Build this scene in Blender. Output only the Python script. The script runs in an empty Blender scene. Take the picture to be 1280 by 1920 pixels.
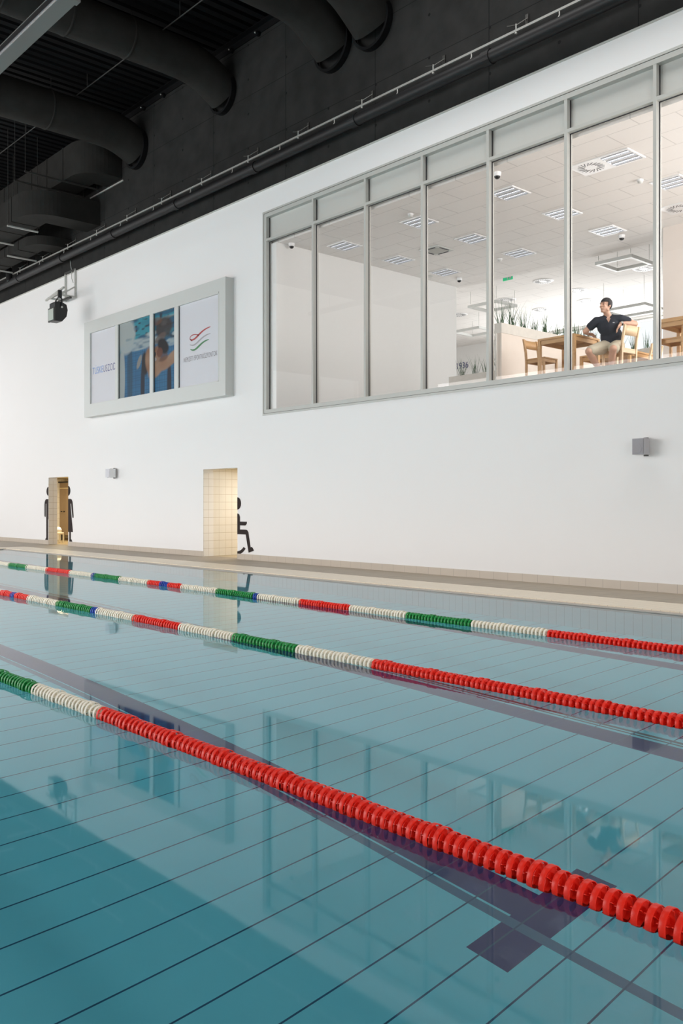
import bpy, bmesh, math, random
from mathutils import Vector, Matrix
S = bpy.context.scene
COL = S.collection
random.seed(7)
PI = math.pi

# ------------------------------------------------------------------ camera, world, lights, exposure
cam = bpy.data.cameras.new('camera'); camo = bpy.data.objects.new('camera', cam); COL.objects.link(camo)
camo.location = (0, 0, 1.36); camo.rotation_euler = (PI/2, 0, math.radians(90-42.08))
cam.sensor_fit = 'HORIZONTAL'; cam.sensor_width = 36; cam.lens = 1668.5*36/1280; cam.shift_y = -14.5/1280
cam.clip_end = 300
S.camera = camo
w = bpy.data.worlds.new('world'); S.world = w; w.use_nodes = True
w.node_tree.nodes['Background'].inputs[0].default_value = (.95, .98, 1, 1)
w.node_tree.nodes['Background'].inputs[1].default_value = 1.1
S.view_settings.view_transform = 'Standard'; S.view_settings.look = 'None'
S.view_settings.exposure = 0.0; S.view_settings.gamma = 1; S.view_settings.use_curve_mapping = False
C = S.cycles
C.max_bounces = 12; C.diffuse_bounces = 5; C.glossy_bounces = 5; C.transmission_bounces = 8
C.transparent_max_bounces = 12; C.sample_clamp_indirect = 8; C.use_denoising = True
C.blur_glossy = .3; C.adaptive_threshold = .02

def area(name, loc, rot, sx, sy, power, color=(1, 1, 1), spread=180):
    l = bpy.data.lights.new(name, 'AREA'); l.shape = 'RECTANGLE'; l.size = sx; l.size_y = sy
    l.energy = power; l.color = color; l.spread = math.radians(spread)
    o = bpy.data.objects.new(name, l); COL.objects.link(o); o.location = loc; o.rotation_euler = rot
    return o
# daylight from the hall's left end and opposite side, then added fill lights
area('daylight_end', (-35.6, 1.5, 4.4), (0, -PI/2, 0), 7.4, 19, 330, (1, .98, .965))
area('daylight_side', (-23, -11.6, 4.5), (PI/2, 0, 0), 20, 7, 2750, (1, .965, .95))  # stands for the windows opposite, sized and set low to light the wall
area('near_end_fill', (7.3, -2, 4.2), (0, PI/2, 0), 6, 10, 620, (1, .98, .96))  # added fill from behind the camera, brightens the door reveals
area('overhead_fill_near_wall', (-6.5, 9.8, 12.5), (0, 0, 0), 15, 3, 420, (1, .975, .95), 130)  # added overhead fill under the closed ceiling, lights the far water
area('overhead_fill_middle', (-21, -1.5, 12.5), (0, 0, 0), 22, 7, 1300, (1, .975, .95), 115)  # second added overhead source, no opening in the roof above it
# daylight behind the cafe's back glazing, then two lights inside the room
area('daylight_cafe', (-16.2, 28.9, 5.65), (-PI/2, 0, 0), 8, 4.1, 760, (1, 1, 1))
area('cafe_side_fill', (-3.4, 16.2, 5.6), (0, PI/2, 0), 3, 4, 330, (1, .99, .98))  # added fill before a solid wall, brightens the near part of the cafe
area('cafe_left_area', (-37.6, 23.5, 5.6), (0, -PI/2, 0), 3.4, 7, 300, (1, 1, 1))  # area light in front of the solid left end wall

# ------------------------------------------------------------------ materials
def M(name, col, rough=.5, metal=0, noise=0, nscale=8, bump=0, bscale=40, emit=0, spec=.5, coat=0):
    m = bpy.data.materials.new(name); m.use_nodes = True
    nt = m.node_tree; b = nt.nodes['Principled BSDF']
    b.inputs['Base Color'].default_value = (*col, 1); b.inputs['Roughness'].default_value = rough
    b.inputs['Metallic'].default_value = metal; b.inputs['Specular IOR Level'].default_value = spec
    b.inputs['Coat Weight'].default_value = coat
    if emit:
        b.inputs['Emission Color'].default_value = (*col, 1); b.inputs['Emission Strength'].default_value = emit
    tc = nt.nodes.new('ShaderNodeTexCoord')
    if noise:
        n = nt.nodes.new('ShaderNodeTexNoise'); n.inputs['Scale'].default_value = nscale; n.inputs['Detail'].default_value = 5
        nt.links.new(tc.outputs['Object'], n.inputs['Vector'])
        mx = nt.nodes.new('ShaderNodeMix'); mx.data_type = 'RGBA'
        mx.inputs['A'].default_value = (*[c*(1-noise) for c in col], 1)
        mx.inputs['B'].default_value = (*[min(1, c*(1+noise)) for c in col], 1)
        nt.links.new(n.outputs['Fac'], mx.inputs['Factor']); nt.links.new(mx.outputs['Result'], b.inputs['Base Color'])
    if bump:
        n = nt.nodes.new('ShaderNodeTexNoise'); n.inputs['Scale'].default_value = bscale; n.inputs['Detail'].default_value = 4
        nt.links.new(tc.outputs['Object'], n.inputs['Vector'])
        bp = nt.nodes.new('ShaderNodeBump'); bp.inputs['Strength'].default_value = bump; bp.inputs['Distance'].default_value = .01
        nt.links.new(n.outputs['Fac'], bp.inputs['Height']); nt.links.new(bp.outputs['Normal'], b.inputs['Normal'])
    return m

class NT:
    """tiny helper for building shader maths"""
    def __init__(s, m): s.nt = m.node_tree; s.b = s.nt.nodes['Principled BSDF']; s.tc = s.nt.nodes.new('ShaderNodeTexCoord')
    def sep(s):
        n = s.nt.nodes.new('ShaderNodeSeparateXYZ'); s.nt.links.new(s.tc.outputs['Object'], n.inputs[0]); return n.outputs
    def m(s, op, a, b=None, c=None):
        n = s.nt.nodes.new('ShaderNodeMath'); n.operation = op
        for i, v in enumerate((a, b, c)):
            if v is None: continue
            if isinstance(v, (int, float)): n.inputs[i].default_value = v
            else: s.nt.links.new(v, n.inputs[i])
        return n.outputs[0]
    def mix(s, f, a, b):
        n = s.nt.nodes.new('ShaderNodeMix'); n.data_type = 'RGBA'
        for k, v in (('Factor', f), ('A', a), ('B', b)):
            if isinstance(v, tuple): n.inputs[k].default_value = (*v, 1)
            elif isinstance(v, (int, float)): n.inputs[k].default_value = v
            else: s.nt.links.new(v, n.inputs[k])
        return n.outputs['Result']
    def noise(s, scale, detail=4):
        n = s.nt.nodes.new('ShaderNodeTexNoise'); n.inputs['Scale'].default_value = scale; n.inputs['Detail'].default_value = detail
        s.nt.links.new(s.tc.outputs['Object'], n.inputs['Vector']); return n.outputs['Fac']
    def line(s, v, pitch, off, wd):
        """1 on a grid line of width wd repeating every pitch with one line at off"""
        a = s.m('SUBTRACT', v, off-pitch/2); a = s.m('DIVIDE', a, pitch); a = s.m('FRACT', a)
        a = s.m('ABSOLUTE', s.m('SUBTRACT', a, .5)); return s.m('LESS_THAN', a, wd/2/pitch)
    def band(s, v, c, h): return s.m('LESS_THAN', s.m('ABSOLUTE', s.m('SUBTRACT', v, c)), h)
    def out(s, col): s.nt.links.new(col, s.b.inputs['Base Color'])

def tile_mat(name, col, grout, axes, rough=.35, noise=.05):
    """axes: list of (axis 0..2, pitch, offset, width)"""
    m = M(name, col, rough); n = NT(m); xyz = n.sep()
    c = n.mix(n.noise(3), tuple(v*(1-noise) for v in col), tuple(min(1, v*(1+noise)) for v in col))
    f = None
    for ax, p, o, wd in axes:
        l = n.line(xyz[ax], p, o, wd); f = l if f is None else n.m('MAXIMUM', f, l)
    n.out(n.mix(f, c, grout)); return m

WHITE = M('white_plaster', (.86, .852, .848), .75, noise=.012, nscale=.6, bump=.08, bscale=60)
BLACKC = M('black_concrete', (.028, .029, .030), .95, bump=.35, bscale=14)
n = NT(BLACKC); x = n.sep()
base = n.mix(n.noise(2.2, 8), (.014, .0145, .0145), (.040, .040, .039)); BLACKC.node_tree.nodes['Principled BSDF'].inputs['Specular IOR Level'].default_value = .15
jo = n.m('MAXIMUM', n.line(x[0], 2.9, -7.1, .018), n.line(x[2], 1.22, 9.86, .012))
hx = n.m('SUBTRACT', n.m('MODULO', n.m('ADD', x[0], 60), 1.45), .72); hz = n.m('SUBTRACT', n.m('MODULO', n.m('ADD', x[2], 1.22), .82), .4)
hole = n.m('LESS_THAN', n.m('ADD', n.m('MULTIPLY', hx, hx), n.m('MULTIPLY', hz, hz)), .0009)
n.out(n.mix(n.m('MAXIMUM', jo, hole), base, (.010, .010, .011)))
BLACKM = M('black_deck_metal', (.006, .0065, .0075), .7, spec=.15, noise=.2)
DUCT = M('black_duct_wrap', (.024, .0235, .022), .8, spec=.15, noise=.35, nscale=3, bump=.5, bscale=5)
PIPE = M('black_pipe', (.012, .012, .013), .5, spec=.3, noise=.15)
GALV = M('galvanised_steel', (.55, .55, .52), .5, metal=.25, noise=.15, nscale=30)
RAILM = M('rail_steel', (.36, .36, .34), .5, metal=.2)
DARKROD = M('dim_steel_rod', (.07, .07, .066), .5, metal=.5)
FRAME = M('grey_aluminium', (.52, .52, .49), .45, noise=.02)
SPAN = M('grey_spandrel_panel', (.56, .56, .53), .5, noise=.02, nscale=2)
GASKET = M('dark_gasket', (.03, .03, .035), .6)
ADFR = M('pale_grey_frame', (.62, .63, .61), .4, noise=.01)
ADWH = M('white_poster', (.66, .66, .70), .6, spec=.2)
PICT = M('dark_brown_sticker', (.045, .036, .034), .9, spec=.1)
SKIRT = tile_mat('beige_skirting_tile', (.56, .49, .41), (.36, .31, .26), [(0, .312, -6.485, .006)])
DECK = tile_mat('brown_deck_tile', (.34, .285, .215), (.21, .175, .135), [(0, .312, -6.485, .008), (1, .312, 11.37, .008)], .5, .18)
COPE = tile_mat('cream_coping_tile', (.76, .67, .53), (.52, .45, .36), [(0, .125, -6.5, .006), (1, .125, 10.42, .006)], .4)
EDGE = M('grey_grip_edge', (.40, .36, .32), .5)
CUBT = tile_mat('white_wall_tile', (.88, .87, .85), (.50, .45, .38), [(1, .155, 12.6, .006), (2, .198, .03, .006)], .3)
CUBT2 = tile_mat('warm_wall_tile', (.82, .79, .72), (.52, .45, .34), [(1, .20, 12.9, .007), (2, .198, .03, .007)], .3)
PWALL = tile_mat('pool_wall_tile', (.80, .88, .90), (.46, .50, .49), [(0, .1285, -5.283, .006), (1, .1285, 0, .006)], .3)

# pool floor: slats across the pool, joint strips, navy lane marks
PFL = M('pool_floor', (.2, .5, .6), .5); n = NT(PFL); x = n.sep()
c = n.mix(n.noise(1.2), (.19, .72, .85), (.21, .75, .87))
far = n.m('LESS_THAN', x[0], -2.679)
stem = None
for yc in (4.01, 6.475, 9.03, -1.05, -3.58, -6.1, -8.6):
    l = n.m('MULTIPLY', n.band(x[1], yc, .127), far)
    t = n.m('MULTIPLY', n.band(x[1], yc, .5), n.band(x[0], -2.81, .131))
    l = n.m('MAXIMUM', l, t); stem = l if stem is None else n.m('MAXIMUM', stem, l)
c = n.mix(stem, c, (.001, .026, .17))
c = n.mix(n.m('MAXIMUM', n.band(x[1], 3.833, .034), n.band(x[1], -2.9, .034)), c, (.05, .18, .32))
c = n.mix(n.m('MAXIMUM', n.band(x[1], 6.655, .012), n.band(x[1], 6.71, .02)), c, (.04, .09, .12))
c = n.mix(n.line(x[0], .318, -2.54, .011), c, (.008, .09, .20))
n.out(c)

# water surface
WATER = bpy.data.materials.new('water'); WATER.use_nodes = True; nt = WATER.node_tree; nt.nodes.clear()
o_ = nt.nodes.new('ShaderNodeOutputMaterial'); mx = nt.nodes.new('ShaderNodeMixShader'); fr = nt.nodes.new('ShaderNodeFresnel')
gl = nt.nodes.new('ShaderNodeBsdfGlossy'); rf = nt.nodes.new('ShaderNodeBsdfRefraction')
fr.inputs['IOR'].default_value = 1.48; gl.inputs['Roughness'].default_value = .03
rf.inputs['IOR'].default_value = 1.333; rf.inputs['Roughness'].default_value = .0; rf.inputs['Color'].default_value = (.93, .985, 1, 1)
tc = nt.nodes.new('ShaderNodeTexCoord'); ns = nt.nodes.new('ShaderNodeTexNoise'); ns.inputs['Scale'].default_value = 2.2; ns.inputs['Detail'].default_value = 2
bp = nt.nodes.new('ShaderNodeBump'); bp.inputs['Strength'].default_value = .006; bp.inputs['Distance'].default_value = .02
nt.links.new(tc.outputs['Object'], ns.inputs['Vector']); nt.links.new(ns.outputs['Fac'], bp.inputs['Height'])
for q in (gl, rf): nt.links.new(bp.outputs['Normal'], q.inputs['Normal'])
nt.links.new(fr.outputs[0], mx.inputs[0]); nt.links.new(rf.outputs[0], mx.inputs[1]); nt.links.new(gl.outputs[0], mx.inputs[2]); nt.links.new(mx.outputs[0], o_.inputs[0])
# thin window glass
def glass(name, tint, k=1.0):
    g = bpy.data.materials.new(name); g.use_nodes = True; nt = g.node_tree; nt.nodes.clear()
    o_ = nt.nodes.new('ShaderNodeOutputMaterial'); mx = nt.nodes.new('ShaderNodeMixShader'); fr = nt.nodes.new('ShaderNodeFresnel')
    tr = nt.nodes.new('ShaderNodeBsdfTransparent'); gl = nt.nodes.new('ShaderNodeBsdfGlossy')
    geo = nt.nodes.new('ShaderNodeNewGeometry'); mlt = nt.nodes.new('ShaderNodeMath'); mlt.operation = 'MULTIPLY'; mlt.inputs[1].default_value = k
    fr.inputs['IOR'].default_value = 1.5; tr.inputs[0].default_value = (*tint, 1); gl.inputs['Roughness'].default_value = .01
    nt.links.new(fr.outputs[0], mlt.inputs[0]); nt.links.new(mlt.outputs[0], mx.inputs[0]); nt.links.new(tr.outputs[0], mx.inputs[1]); nt.links.new(gl.outputs[0], mx.inputs[2])
    nt.links.new(mx.outputs[0], o_.inputs[0]); return g
GLASS = glass('window_glass', (.97, .975, .97), 1.1)

CEILT = tile_mat('cafe_ceiling_tile', (.83, .80, .77), (.60, .58, .55), [(1, .597, 13.1, .018)], .8, .02)
n = NT(CEILT); x = n.sep()
row = n.m('FLOOR', n.m('DIVIDE', n.m('SUBTRACT', x[1], 13.1), .597)); odd = n.m('ABSOLUTE', n.m('MODULO', row, 2))
xs = n.m('ADD', x[0], n.m('MULTIPLY', odd, .6))
j = n.m('MAXIMUM', n.line(xs, 1.2, -7.98, .020), n.line(x[1], .597, 13.1, .016))
n.out(n.mix(j, (.85, .83, .81), (.66, .645, .63)))
CWHITE = M('cafe_white_wall', (.86, .86, .85), .7, noise=.01)
CPINK = M('cafe_partition', (.76, .69, .64), .7, noise=.05, nscale=1.5)
CFLOOR = M('cafe_wood_floor', (.50, .47, .44), .4, noise=.2, nscale=4)
LAMPW = M('lamp_white', (.85, .85, .86), .35); LAMPG = M('louvre_metal', (.55, .57, .62), .3, metal=.6)
TUBE = M('lit_tube', (1, 1, 1), .4, emit=1.6); GRILLE = M('dark_slot', (.06, .06, .07), .6)
def wood(name, a, b):
    m = M(name, a, .42); n = NT(m)
    mp = n.nt.nodes.new('ShaderNodeMapping'); mp.inputs['Scale'].default_value = (1.5, 14, 14)
    n.nt.links.new(n.tc.outputs['Object'], mp.inputs[0])
    q = n.nt.nodes.new('ShaderNodeTexNoise'); q.inputs['Scale'].default_value = 3; q.inputs['Detail'].default_value = 6
    n.nt.links.new(mp.outputs[0], q.inputs['Vector']); n.out(n.mix(q.outputs['Fac'], a, b)); return m
WOOD = wood('oak_wood', (.46, .24, .09), (.66, .41, .19)); WOODL = wood('pale_beech', (.66, .46, .27), (.84, .64, .42))
STONE = M('pale_planter_band', (.66, .63, .58), .7, noise=.1, nscale=12); PANELB = M('beige_planter_panel', (.74, .66, .59), .6, noise=.03)
GRASS = M('grass_green', (.05, .12, .05), .5, noise=.5, nscale=9); SOIL = M('soil', (.05, .035, .02), .9)
SKIN = M('skin', (.66, .39, .28), .5, noise=.08, nscale=20); HAIR = M('short_dark_hair', (.035, .032, .035), .7, bump=.6, bscale=200)
SHIRT = M('navy_polo', (.014, .018, .032), .75, noise=.2, nscale=15, bump=.3, bscale=14); SHORTS = M('khaki_cloth', (.60, .54, .42), .8, noise=.08, bump=.4, bscale=12)
DARK = M('near_black', (.012, .012, .013), .4); SHOE = M('shoe_grey', (.12, .12, .13), .6); SHIRTL = M('shirt_logo_grey', (.5, .5, .52), .6)
SPK = M('speaker_plastic', (.46, .45, .47), .55); SPKG = M('speaker_grille', (.36, .35, .37), .7, bump=.5, bscale=300)
WARMW = M('warm_room_wall', (.80, .68, .44), .6); BROWN = M('brown_locker', (.36, .26, .16), .55, noise=.05); WARMF = tile_mat('warm_floor_tile', (.45, .36, .22), (.25, .2, .12), [(0, .3, 0, .008), (1, .3, 12.6, .008)])
RED = M('float_red', (.86, .028, .014), .35, spec=.3); FWH = M('float_white', (.88, .83, .71), .4, spec=.3); GRN = M('float_green', (.012, .27, .055), .35, spec=.3); BLU = M('float_blue', (.012, .06, .42), .35, spec=.3)
CABLE = M('rope_cable', (.3, .05, .04), .5)
GREYF = M('luminaire_grey', (.15, .145, .135), .45); LSTRIP = M('luminaire_silver', (.75, .75, .80), .2, metal=.7)
FLGL = M('flood_lens', (.50, .55, .50), .15, noise=.1, nscale=60); EXITG = M('exit_green', (.05, .55, .25), .4, emit=.5)

# ------------------------------------------------------------------ mesh helpers
class B:
    def __init__(s): s.v = []; s.f = []; s.mi = []; s.mats = []; s.sm = []
    def _m(s, m):
        if m is None: return 0
        if m not in s.mats: s.mats.append(m)
        return s.mats.index(m)
    def add(s, vs, fs, m=None, smooth=False):
        k = len(s.v); s.v += [tuple(v) for v in vs]; i = s._m(m)
        for f in fs: s.f.append([k+q for q in f]); s.mi.append(i); s.sm.append(smooth)
        return s
    def box(s, a, b, m=None, bev=0):
        (x0, y0, z0), (x1, y1, z1) = [min(p, q) for p, q in zip(a, b)], [max(p, q) for p, q in zip(a, b)]
        if bev:
            bm = bmesh.new(); bmesh.ops.create_cube(bm, size=1)
            for v in bm.verts: v.co = Vector(((x0+x1)/2+v.co.x*(x1-x0), (y0+y1)/2+v.co.y*(y1-y0), (z0+z1)/2+v.co.z*(z1-z0)))
            bmesh.ops.bevel(bm, geom=list(bm.edges), offset=bev, segments=2, affect='EDGES', profile=.6)
            return s.bm(bm, m)
        return s.add([(x0, y0, z0), (x1, y0, z0), (x1, y1, z0), (x0, y1, z0), (x0, y0, z1), (x1, y0, z1), (x1, y1, z1), (x0, y1, z1)],
                     [(0, 3, 2, 1), (4, 5, 6, 7), (0, 1, 5, 4), (1, 2, 6, 5), (2, 3, 7, 6), (3, 0, 4, 7)], m)
    def bm(s, bm, m=None, smooth=False):
        bm.verts.index_update(); s.add([v.co[:] for v in bm.verts], [[v.index for v in f.verts] for f in bm.faces], m, smooth); bm.free(); return s
    def bar(s, p, q, w, h=None, m=None, up=(0, 0, 1)):
        """rectangular bar from p to q, w across, h along up"""
        h = h or w; p = Vector(p); q = Vector(q); d = (q-p).normalized(); u = Vector(up)
        if abs(d.dot(u)) > .98: u = Vector((0, 1, 0))
        r = d.cross(u).normalized(); u = r.cross(d); vs = []
        for c in (p, q):
            for a, b in ((-1, -1), (1, -1), (1, 1), (-1, 1)): vs.append(c+r*(a*w/2)+u*(b*h/2))
        return s.add(vs, [(3, 2, 1, 0), (4, 5, 6, 7), (0, 1, 5, 4), (1, 2, 6, 5), (2, 3, 7, 6), (3, 0, 4, 7)], m)
    def tube(s, pts, r, m=None, n=12, caps=True, smooth=True):
        pts = [Vector(p) for p in pts]; rs = r if isinstance(r, (list, tuple)) else [r]*len(pts)
        prev = None; rings = []; vs = []; fs = []
        for i, p in enumerate(pts):
            d = (pts[min(i+1, len(pts)-1)]-pts[max(i-1, 0)]).normalized()
            if prev is None:
                a = Vector((0, 0, 1)) if abs(d.z) < .9 else Vector((1, 0, 0)); u = (a-d*a.dot(d)).normalized()
            else: u = (prev-d*prev.dot(d)).normalized()
            prev = u; v = d.cross(u)
            for k in range(n):
                t = 2*PI*k/n; vs.append(p+(u*math.cos(t)+v*math.sin(t))*rs[i])
        for i in range(len(pts)-1):
            for k in range(n): fs.append((i*n+k, i*n+(k+1) % n, (i+1)*n+(k+1) % n, (i+1)*n+k))
        s.add(vs, fs, m, smooth)
        if caps: s.add(vs[:n], [tuple(range(n))[::-1]], m); s.add(vs[-n:], [tuple(range(n))], m)
        return s
    def lathe(s, prof, c, axis, m=None, n=24, smooth=False):
        """prof: (radius, height) pairs around axis through c"""
        ax = Vector(axis).normalized(); a = Vector((0, 0, 1)) if abs(ax.z) < .9 else Vector((1, 0, 0))
        u = (a-ax*a.dot(ax)).normalized(); v = ax.cross(u); c = Vector(c); vs = []; fs = []
        for r, h in prof:
            for k in range(n): t = 2*PI*k/n; vs.append(c+ax*h+(u*math.cos(t)+v*math.sin(t))*r)
        for i in range(len(prof)-1):
            for k in range(n): fs.append((i*n+k, i*n+(k+1) % n, (i+1)*n+(k+1) % n, (i+1)*n+k))
        return s.add(vs, fs, m, smooth)
    def prism(s, poly, y0, y1, m=None, plane='xz'):
        """polygon in x/z (or x/y) extruded"""
        n = len(poly)
        if plane == 'xz': vs = [(a, y0, b) for a, b in poly]+[(a, y1, b) for a, b in poly]
        elif plane == 'yz': vs = [(y0, a, b) for a, b in poly]+[(y1, a, b) for a, b in poly]
        else: vs = [(a, b, y0) for a, b in poly]+[(a, b, y1) for a, b in poly]
        return s.add(vs, [tuple(range(n)), tuple(range(n, 2*n))[::-1]]+[(i, (i+1) % n, n+(i+1) % n, n+i) for i in range(n)], m)
    def mesh(s, name, m=None):
        me = bpy.data.meshes.new(name); me.from_pydata(s.v, [], s.f)
        ms = s.mats or [m]
        for q in ms: me.materials.append(q)
        me.polygons.foreach_set('material_index', s.mi); me.polygons.foreach_set('use_smooth', s.sm); me.update()
        bm = bmesh.new(); bm.from_mesh(me); bmesh.ops.recalc_face_normals(bm, faces=bm.faces); bm.to_mesh(me); bm.free()
        return me
    def obj(s, name, m=None, parent=None, **k):
        return link(name, s.mesh(name, m), parent, **k)
def link(name, me, parent=None, loc=None):
    o = bpy.data.objects.new(name, me); COL.objects.link(o)
    if parent: o.parent = parent
    if loc: o.location = loc
    return o
def tag(o, label=None, cat=None, group=None, kind=None):
    if label: o['label'] = label
    if cat: o['category'] = cat
    if group: o['group'] = group
    if kind: o['kind'] = kind
    return o
def thing(name, label, cat, loc=(0, 0, 0), rz=0, group=None):
    o = bpy.data.objects.new(name, None); COL.objects.link(o); o.location = loc; o.rotation_euler = (0, 0, rz); o.empty_display_size = .1
    return tag(o, label, cat, group)
def struct(o, label=None): o['kind'] = 'structure'; return tag(o, label)
def dup(root, loc=None, rz=None, label=None, group=None):
    def cp(o, par):
        c = o.copy(); COL.objects.link(c); c.parent = par
        for ch in kids.get(o.name, []): cp(ch, c)
        return c
    kids = {}
    for o in bpy.data.objects:
        if o.parent: kids.setdefault(o.parent.name, []).append(o)
    r = cp(root, None)
    if loc is not None: r.location = loc
    if rz is not None: r.rotation_euler = (0, 0, rz)
    return tag(r, label, None, group)
def grid_wall(xs, zs, holes, y0, y1, m):
    """wall in the x/z plane with rectangular holes; built from boxes between cut lines"""
    b = B(); X = sorted(set(xs+[h[0] for h in holes]+[h[1] for h in holes])); Z = sorted(set(zs+[h[2] for h in holes]+[h[3] for h in holes]))
    vid = {}; 
    def solid(i, j):
        if not (0 <= i < len(X)-1 and 0 <= j < len(Z)-1): return False
        cx = (X[i]+X[i+1])/2; cz = (Z[j]+Z[j+1])/2
        return not any(h[0] < cx < h[1] and h[2] < cz < h[3] for h in holes)
    for i in range(len(X)-1):
        for j in range(len(Z)-1):
            if not solid(i, j): continue
            x0, x1, z0, z1 = X[i], X[i+1], Z[j], Z[j+1]
            b.add([(x0, y0, z0), (x1, y0, z0), (x1, y0, z1), (x0, y0, z1)], [(0, 1, 2, 3)], m)
            b.add([(x0, y1, z0), (x1, y1, z0), (x1, y1, z1), (x0, y1, z1)], [(3, 2, 1, 0)], m)
            if not solid(i-1, j): b.add([(x0, y0, z0), (x0, y1, z0), (x0, y1, z1), (x0, y0, z1)], [(0, 1, 2, 3)], m)
            if not solid(i+1, j): b.add([(x1, y0, z0), (x1, y1, z0), (x1, y1, z1), (x1, y0, z1)], [(3, 2, 1, 0)], m)
            if not solid(i, j-1): b.add([(x0, y0, z0), (x1, y0, z0), (x1, y1, z0), (x0, y1, z0)], [(0, 1, 2, 3)], m)
            if not solid(i, j+1): b.add([(x0, y0, z1), (x1, y0, z1), (x1, y1, z1), (x0, y1, z1)], [(3, 2, 1, 0)], m)
    return b
def mesh_noc(b, name, m, parent=None):
    me = bpy.data.meshes.new(name); me.from_pydata(b.v, [], b.f); me.materials.append(m); me.update()
    bm = bmesh.new(); bm.from_mesh(me); bmesh.ops.remove_doubles(bm, verts=bm.verts, dist=1e-5); bmesh.ops.recalc_face_normals(bm, faces=bm.faces); bm.to_mesh(me); bm.free()
    return link(name, me, parent)

# ------------------------------------------------------------------ hall shell
D = 12.6; XL = -36.0; XR = 8.0; YB = -12.0; ZC = 12.55
WX0, WX1, WZ0, WZ1 = -16.70, -2.0, 3.43, 8.185
D1 = (-28.48, -26.995, -.3, 2.245); D2 = (-19.213, -17.72, -.3, 2.248)
struct(mesh_noc(grid_wall([XL, XR], [-.3, 8.72], [(WX0, WX1, WZ0, WZ1), D1, D2], D, D+.3, WHITE), 'wall_far', WHITE))
b = B(); b.box((XL, D-.035, 8.72), (XR, D+.3, ZC+.3), BLACKC); o = b.obj('wall_far_upper'); struct(o)
b = B(); b.box((XL, D-.02, 8.69), (XR, D+.1, 8.72), FRAME); struct(b.obj('trim_1'))
# pool basin, deck
PX0, PX1, PY0, PY1 = -26.6, -.85, -10.1, 10.36
b = B()
for a, c in (((XL, PY1+1.0, -.25), (XR, D+.3, .03)), ((XL, YB, -.25), (PX0-.9, PY1+1.0, .03)), ((PX1+.9, YB, -.25), (XR, PY1+1, .03)), ((PX0-.9, YB, -.25), (PX1+.9, PY0-.9, .03))): b.box(a, c, DECK)
struct(b.obj('floor'))
b = B()
e = .13
b.box((PX0-.9, PY1+e, -.25), (PX1+.9, PY1+1, .028), COPE); b.box((PX0-.9, PY0-.9, -.25), (PX1+.9, PY0-e, .028), COPE)
b.box((PX0-.9, PY0-e, -.25), (PX0-e, PY1+e, .028), COPE); b.box((PX1+e, PY0-e, -.25), (PX1+.9, PY1+e, .028), COPE)
struct(b.obj('trim_2'))
b = B()
b.box((PX0-e, PY1, -.25), (PX1+e, PY1+e, .012), EDGE); b.box((PX0-e, PY0-e, -.25), (PX1+e, PY0, .012), EDGE)
b.box((PX0-e, PY0, -.25), (PX0, PY1, .012), EDGE); b.box((PX1, PY0, -.25), (PX1+e, PY1, .012), EDGE)
struct(b.obj('trim_3'))
b = B()
for a, c in (((PX0-.2, PY1, -2.2), (PX1+.2, PY1+.2, -.25)), ((PX0-.2, PY0-.2, -2.2), (PX1+.2, PY0, -.25)), ((PX0-.2, PY0, -2.2), (PX0, PY1, -.25)), ((PX1, PY0, -2.2), (PX1+.2, PY1, -.25))): b.box(a, c, PWALL)
struct(b.obj('wall_pool'))
b = B(); b.box((PX0, PY0, -2.15), (PX1, PY1, -2.0), PFL); struct(b.obj('floor_pool'))
b = B(); b.add([(PX0, PY0, 0), (PX1, PY0, 0), (PX1, PY1, 0), (PX0, PY1, 0)], [(0, 1, 2, 3)], WATER)
wo = b.obj('water'); tag(wo, 'still blue pool water mirroring the white wall and windows', 'water', kind='stuff')
for v in wo.data.polygons:
    if v.normal.z < 0: v.flip()
# skirting
segs = [(XL, D1[0]), (D1[1], D2[0]), (D2[1], XR)]
for i, (a, c) in enumerate(segs):
    b = B(); b.box((a, D-.012, .03), (c, D, .165), SKIRT); struct(b.obj('baseboard_far' if i == 0 else 'baseboard_far.%03d' % i))
# corrugated deck ceiling
b = B(); p = .30; x0 = XL; prof = []
k = 0
while x0 < XR:
    prof += [(x0, ZC), (x0+.17, ZC), (x0+.20, ZC+.14), (x0+.27, ZC+.14)]; x0 += p
vs = [(a, YB, z) for a, z in prof]+[(a, D, z) for a, z in prof]; nn = len(prof)
b.add(vs, [(i, i+1, nn+i+1, nn+i) for i in range(nn-1)], BLACKM); b.box((XL, YB, ZC+.15), (XR, D, ZC+.3), BLACKM)
struct(b.obj('ceiling'))
b = B(); b.box((XL, D-.06, ZC-.16), (XR, D-.035, ZC), BLACKM); b.box((XL, D-.2, ZC-.012), (XR, D-.035, ZC), BLACKM); struct(b.obj('trim_4'))
# other hall walls: near-end, far-end and the side behind the camera, with assumed openings for the daylight and the near-end fill
def xwall(name, x0, x1, y0, y1, z0, z1, hole, m):
    b = B(); hy0, hy1, hz0, hz1 = hole
    b.box((x0, y0, z0), (x1, y1, hz0), m); b.box((x0, y0, hz1), (x1, y1, z1), m); b.box((x0, y0, hz0), (x1, hy0, hz1), m); b.box((x0, hy1, hz0), (x1, y1, hz1), m)
    return struct(b.obj(name))
xwall('wall_left', XL, XL+.3, YB, D, .0, ZC, (-8, 11, .6, 8.2), WHITE)
xwall('wall_right', XR-.3, XR, YB, D, .0, ZC, (-7, 3, 1.1, 7.3), WHITE)
struct(mesh_noc(grid_wall([XL, XR], [0, ZC], [(-33.1, -12.9, 1.0, 8.0)], YB, YB+.3, WHITE), 'wall_back', WHITE))

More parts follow.
